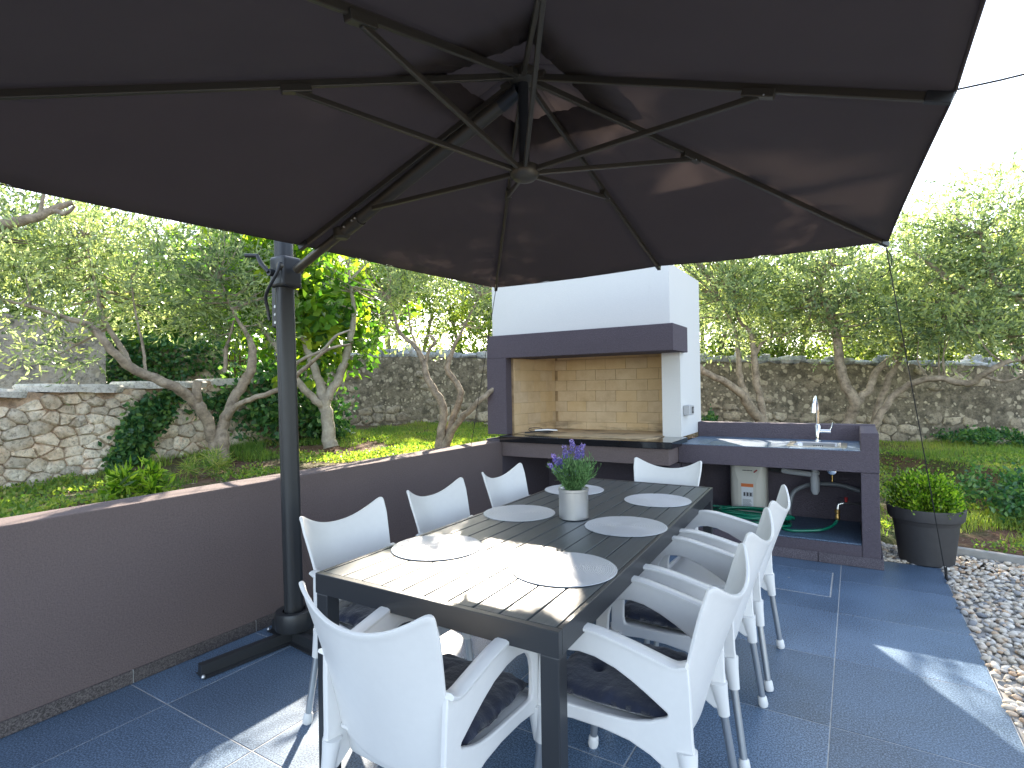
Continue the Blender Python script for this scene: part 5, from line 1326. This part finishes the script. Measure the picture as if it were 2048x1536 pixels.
    # front lip of the seat and cross webs
    def lip(u, v):
        s = 2*u-1; return Vector((s*.212, .222+.004*(1-s*s), .375+.045*v+.008*(1-s*s)))
    V, F = sheet(lip, 12, 3, .010); mk('front_rail', V, F, M_PLAST, t, smooth=True, angle=60)
    return t
def cushion_mesh():
    n = 44; V, F = [], []; W_, D_ = .205, .205
    bt = [(-.07, -.07), (.07, -.07), (-.07, .07), (.07, .07)]
    for lay in (1, -1):
        for j in range(n+1):
            for i in range(n+1):
                s, t_ = 2*i/n-1, 2*j/n-1
                e = max(abs(s), abs(t_)); r = 1-.05*(abs(s*t_))**2
                # pillow with rounded corners
                x = s*W_*r; y = t_*D_*r+.0
                h = (max(0, 1-abs(s)**3.2)*max(0, 1-abs(t_)**3.2))**.42*.040
                if lay > 0:
                    for bx, by in bt:
                        d = math.hypot(x-bx, y-by); h -= .020*math.exp(-(d/.022)**2)+.006*math.exp(-(d/.06)**2)
                        a = math.atan2(y-by, x-bx); h -= .0045*max(0, math.cos(a*4+bx*30))**6*math.exp(-(d/.075)**2)*min(1, d/.02)
                    h += .0035*math.sin(38*x+7*math.sin(20*y))*math.exp(-((1-e)/.25)**2)
                    h += .0035*math.sin(33*y+5*math.sin(26*x))*math.exp(-((1-e)/.25)**2)
                else: h *= .62
                if e > .999:
                    x += .003*math.sin(60*y+3); y += .003*math.sin(55*x)
                V.append((x, y, lay*h+.028))
    N = (n+1)**2
    for j in range(n):
        for i in range(n):
            a = j*(n+1)+i; F.append((a, a+1, a+n+2, a+n+1)); F.append((N+a, N+a+n+1, N+a+n+2, N+a+1))
    ring = [i for i in range(n)]+[j*(n+1)+n for j in range(n)]+[n*(n+1)+i for i in range(n, 0, -1)]+[j*(n+1) for j in range(n, 0, -1)]
    for k in range(len(ring)): a, b = ring[k], ring[(k+1) % len(ring)]; F.append((b, a, N+a, N+b))
    return V, F
cproto = make_chair()
V, F = cushion_mesh(); cush0 = mk('seat_cushion', V, F, M_CUSH, None, smooth=True, loc=(0, 0, 0))
tags = [  # x, y, rotation (chair faces local +y), chair label, cushion label
    (-1.69, 1.76, -90, 'nearest of the three white armchairs on the wall side of the table', 'dark cushion on the nearest chair of the wall side'),
    (-1.69, 2.42, -90, 'middle of the three white armchairs on the wall side of the table', 'dark cushion on the middle chair of the wall side'),
    (-1.69, 3.11, -90, 'farthest of the three white armchairs on the wall side of the table', 'dark cushion on the farthest chair of the wall side'),
    (-.645, 1.75, 90, 'nearest of the three white armchairs on the right side of the table', 'tufted navy cushion on the nearest chair at the right'),
    (-.645, 2.37, 90, 'middle of the three white armchairs on the right side of the table', 'tufted navy cushion on the middle chair at the right'),
    (-.64, 2.99, 90, 'farthest of the three white armchairs on the right side, without a cushion', None),
    (-1.095, 1.325, 0, 'white armchair at the near end of the table seen from behind', 'tufted navy cushion on the chair at the near end of the table'),
    (-1.15, 3.65, 180, 'white armchair at the fireplace end of the table', 'dark cushion on the chair at the fireplace end')]
first = True; fc = True
for x, y, rz, lb, cl in tags:
    c = cproto if first else copy_tree(cproto)
    first = False
    c.location = (x, y, 0); c.rotation_euler = (0, 0, R(rz)); tag(c, lb, 'chair', 'white armchairs around the dining table')
    if cl:
        q = cush0 if fc else cush0.copy()
        if not fc: COL.objects.link(q)
        fc = False
        off = Matrix.Rotation(R(rz), 3, 'Z') @ Vector((0, .008, 0)); q.location = (x+off.x, y+off.y, .424); q.rotation_euler = (R(1.5)*0, 0, R(rz)+random.choice((0, math.pi))+R(random.uniform(-2, 2)))
        tag(q, cl, 'cushion', 'dark tufted seat cushions')

# ================================================================== PLANTER
def planter():
    c = (.455, 5.33, 0.0); root = empty('planter', c, 'round charcoal plastic planter standing on the pebbles by the sink unit', 'planter')
    c = (c[0], c[1], .004)
    prof = [(.170, 0), (.176, .004), (.215, .33), (.237, .332), (.243, .34), (.252, .415), (.250, .423), (.240, .424), (.236, .415), (.226, .34), (.212, .30)]
    lathe('pot', prof, c, M_POTBIG, root, 64, 30)
    lathe('soil', [(.216, 0), (.1, .012)], (c[0], c[1], .33), M_SOIL, root, 24)
    b = empty('boxwood_bush', (c[0], c[1], .345), 'bright green boxwood bush growing in the charcoal planter', 'shrub')
    V, F = [], []; P, D = [], []
    for k in range(260):
        v = rng.normal(size=3); v[2] = abs(v[2])*1.0+.12; v /= np.linalg.norm(v); e = np.array([.235, .235, .29])*rng.uniform(.72, 1.07)*(1+.08*math.sin(5*math.atan2(v[1], v[0])))
        tip = np.array([c[0], c[1], .40])+v*e; base = np.array([c[0], c[1], .345])+np.array([v[0], v[1], 0])*.03
        mid = (base+tip)/2+np.array([0, 0, .02]); V, F = join((V, F), tubeg([tuple(base), tuple(mid), tuple(tip)], [.004, .0025, .0012], 4, False))
        m = 46; tt = rng.uniform(.45, 1.05, m)[:, None]; P.append(base*(1-tt)+tip*tt+rng.normal(size=(m, 3))*.016); D.append(np.repeat((v*.8+np.array([0, 0, .6]))[None], m, 0))
    P = np.concatenate(P); D = np.concatenate(D); mk('stem', V, F, M_BARK, b); leaves_obj('foliage', P, .027, .016, M_BOX, b, .3, D)
planter()

# ================================================================== FAR UTILITIES
u_ = px(494, 480, 26); up_ = empty('utility_pole', (u_.x, u_.y, 1.9), 'distant dark utility pole just left of the parasol pole', 'utility pole')
tube('post', [(u_.x, u_.y, 1.2), (u_.x, u_.y, u_.z+1.2)], .16, M_POLE, up_, 8)
tube('crossarm', [tuple(px(478, 487, 26)), tuple(px(512, 485, 26))], .07, M_POLE, up_, 6)
for q in (480, 487, 502, 510): lathe('insulator', [(.05, 0), (.08, .08), (.05, .2)], px(q, 484, 26), M_GREYPL, up_, 8)
a, b = px(1500, 240, 12), px(2300, 78, 12)
tag(tube('overhead_cable', [tuple(a+(b-a)*k/8+Vector((0, 0, -.25*4*(k/8)*(1-k/8)))) for k in range(9)], .022, M_BLACK, None, 6), 'black overhead cable crossing the sky at the upper right', 'cable')
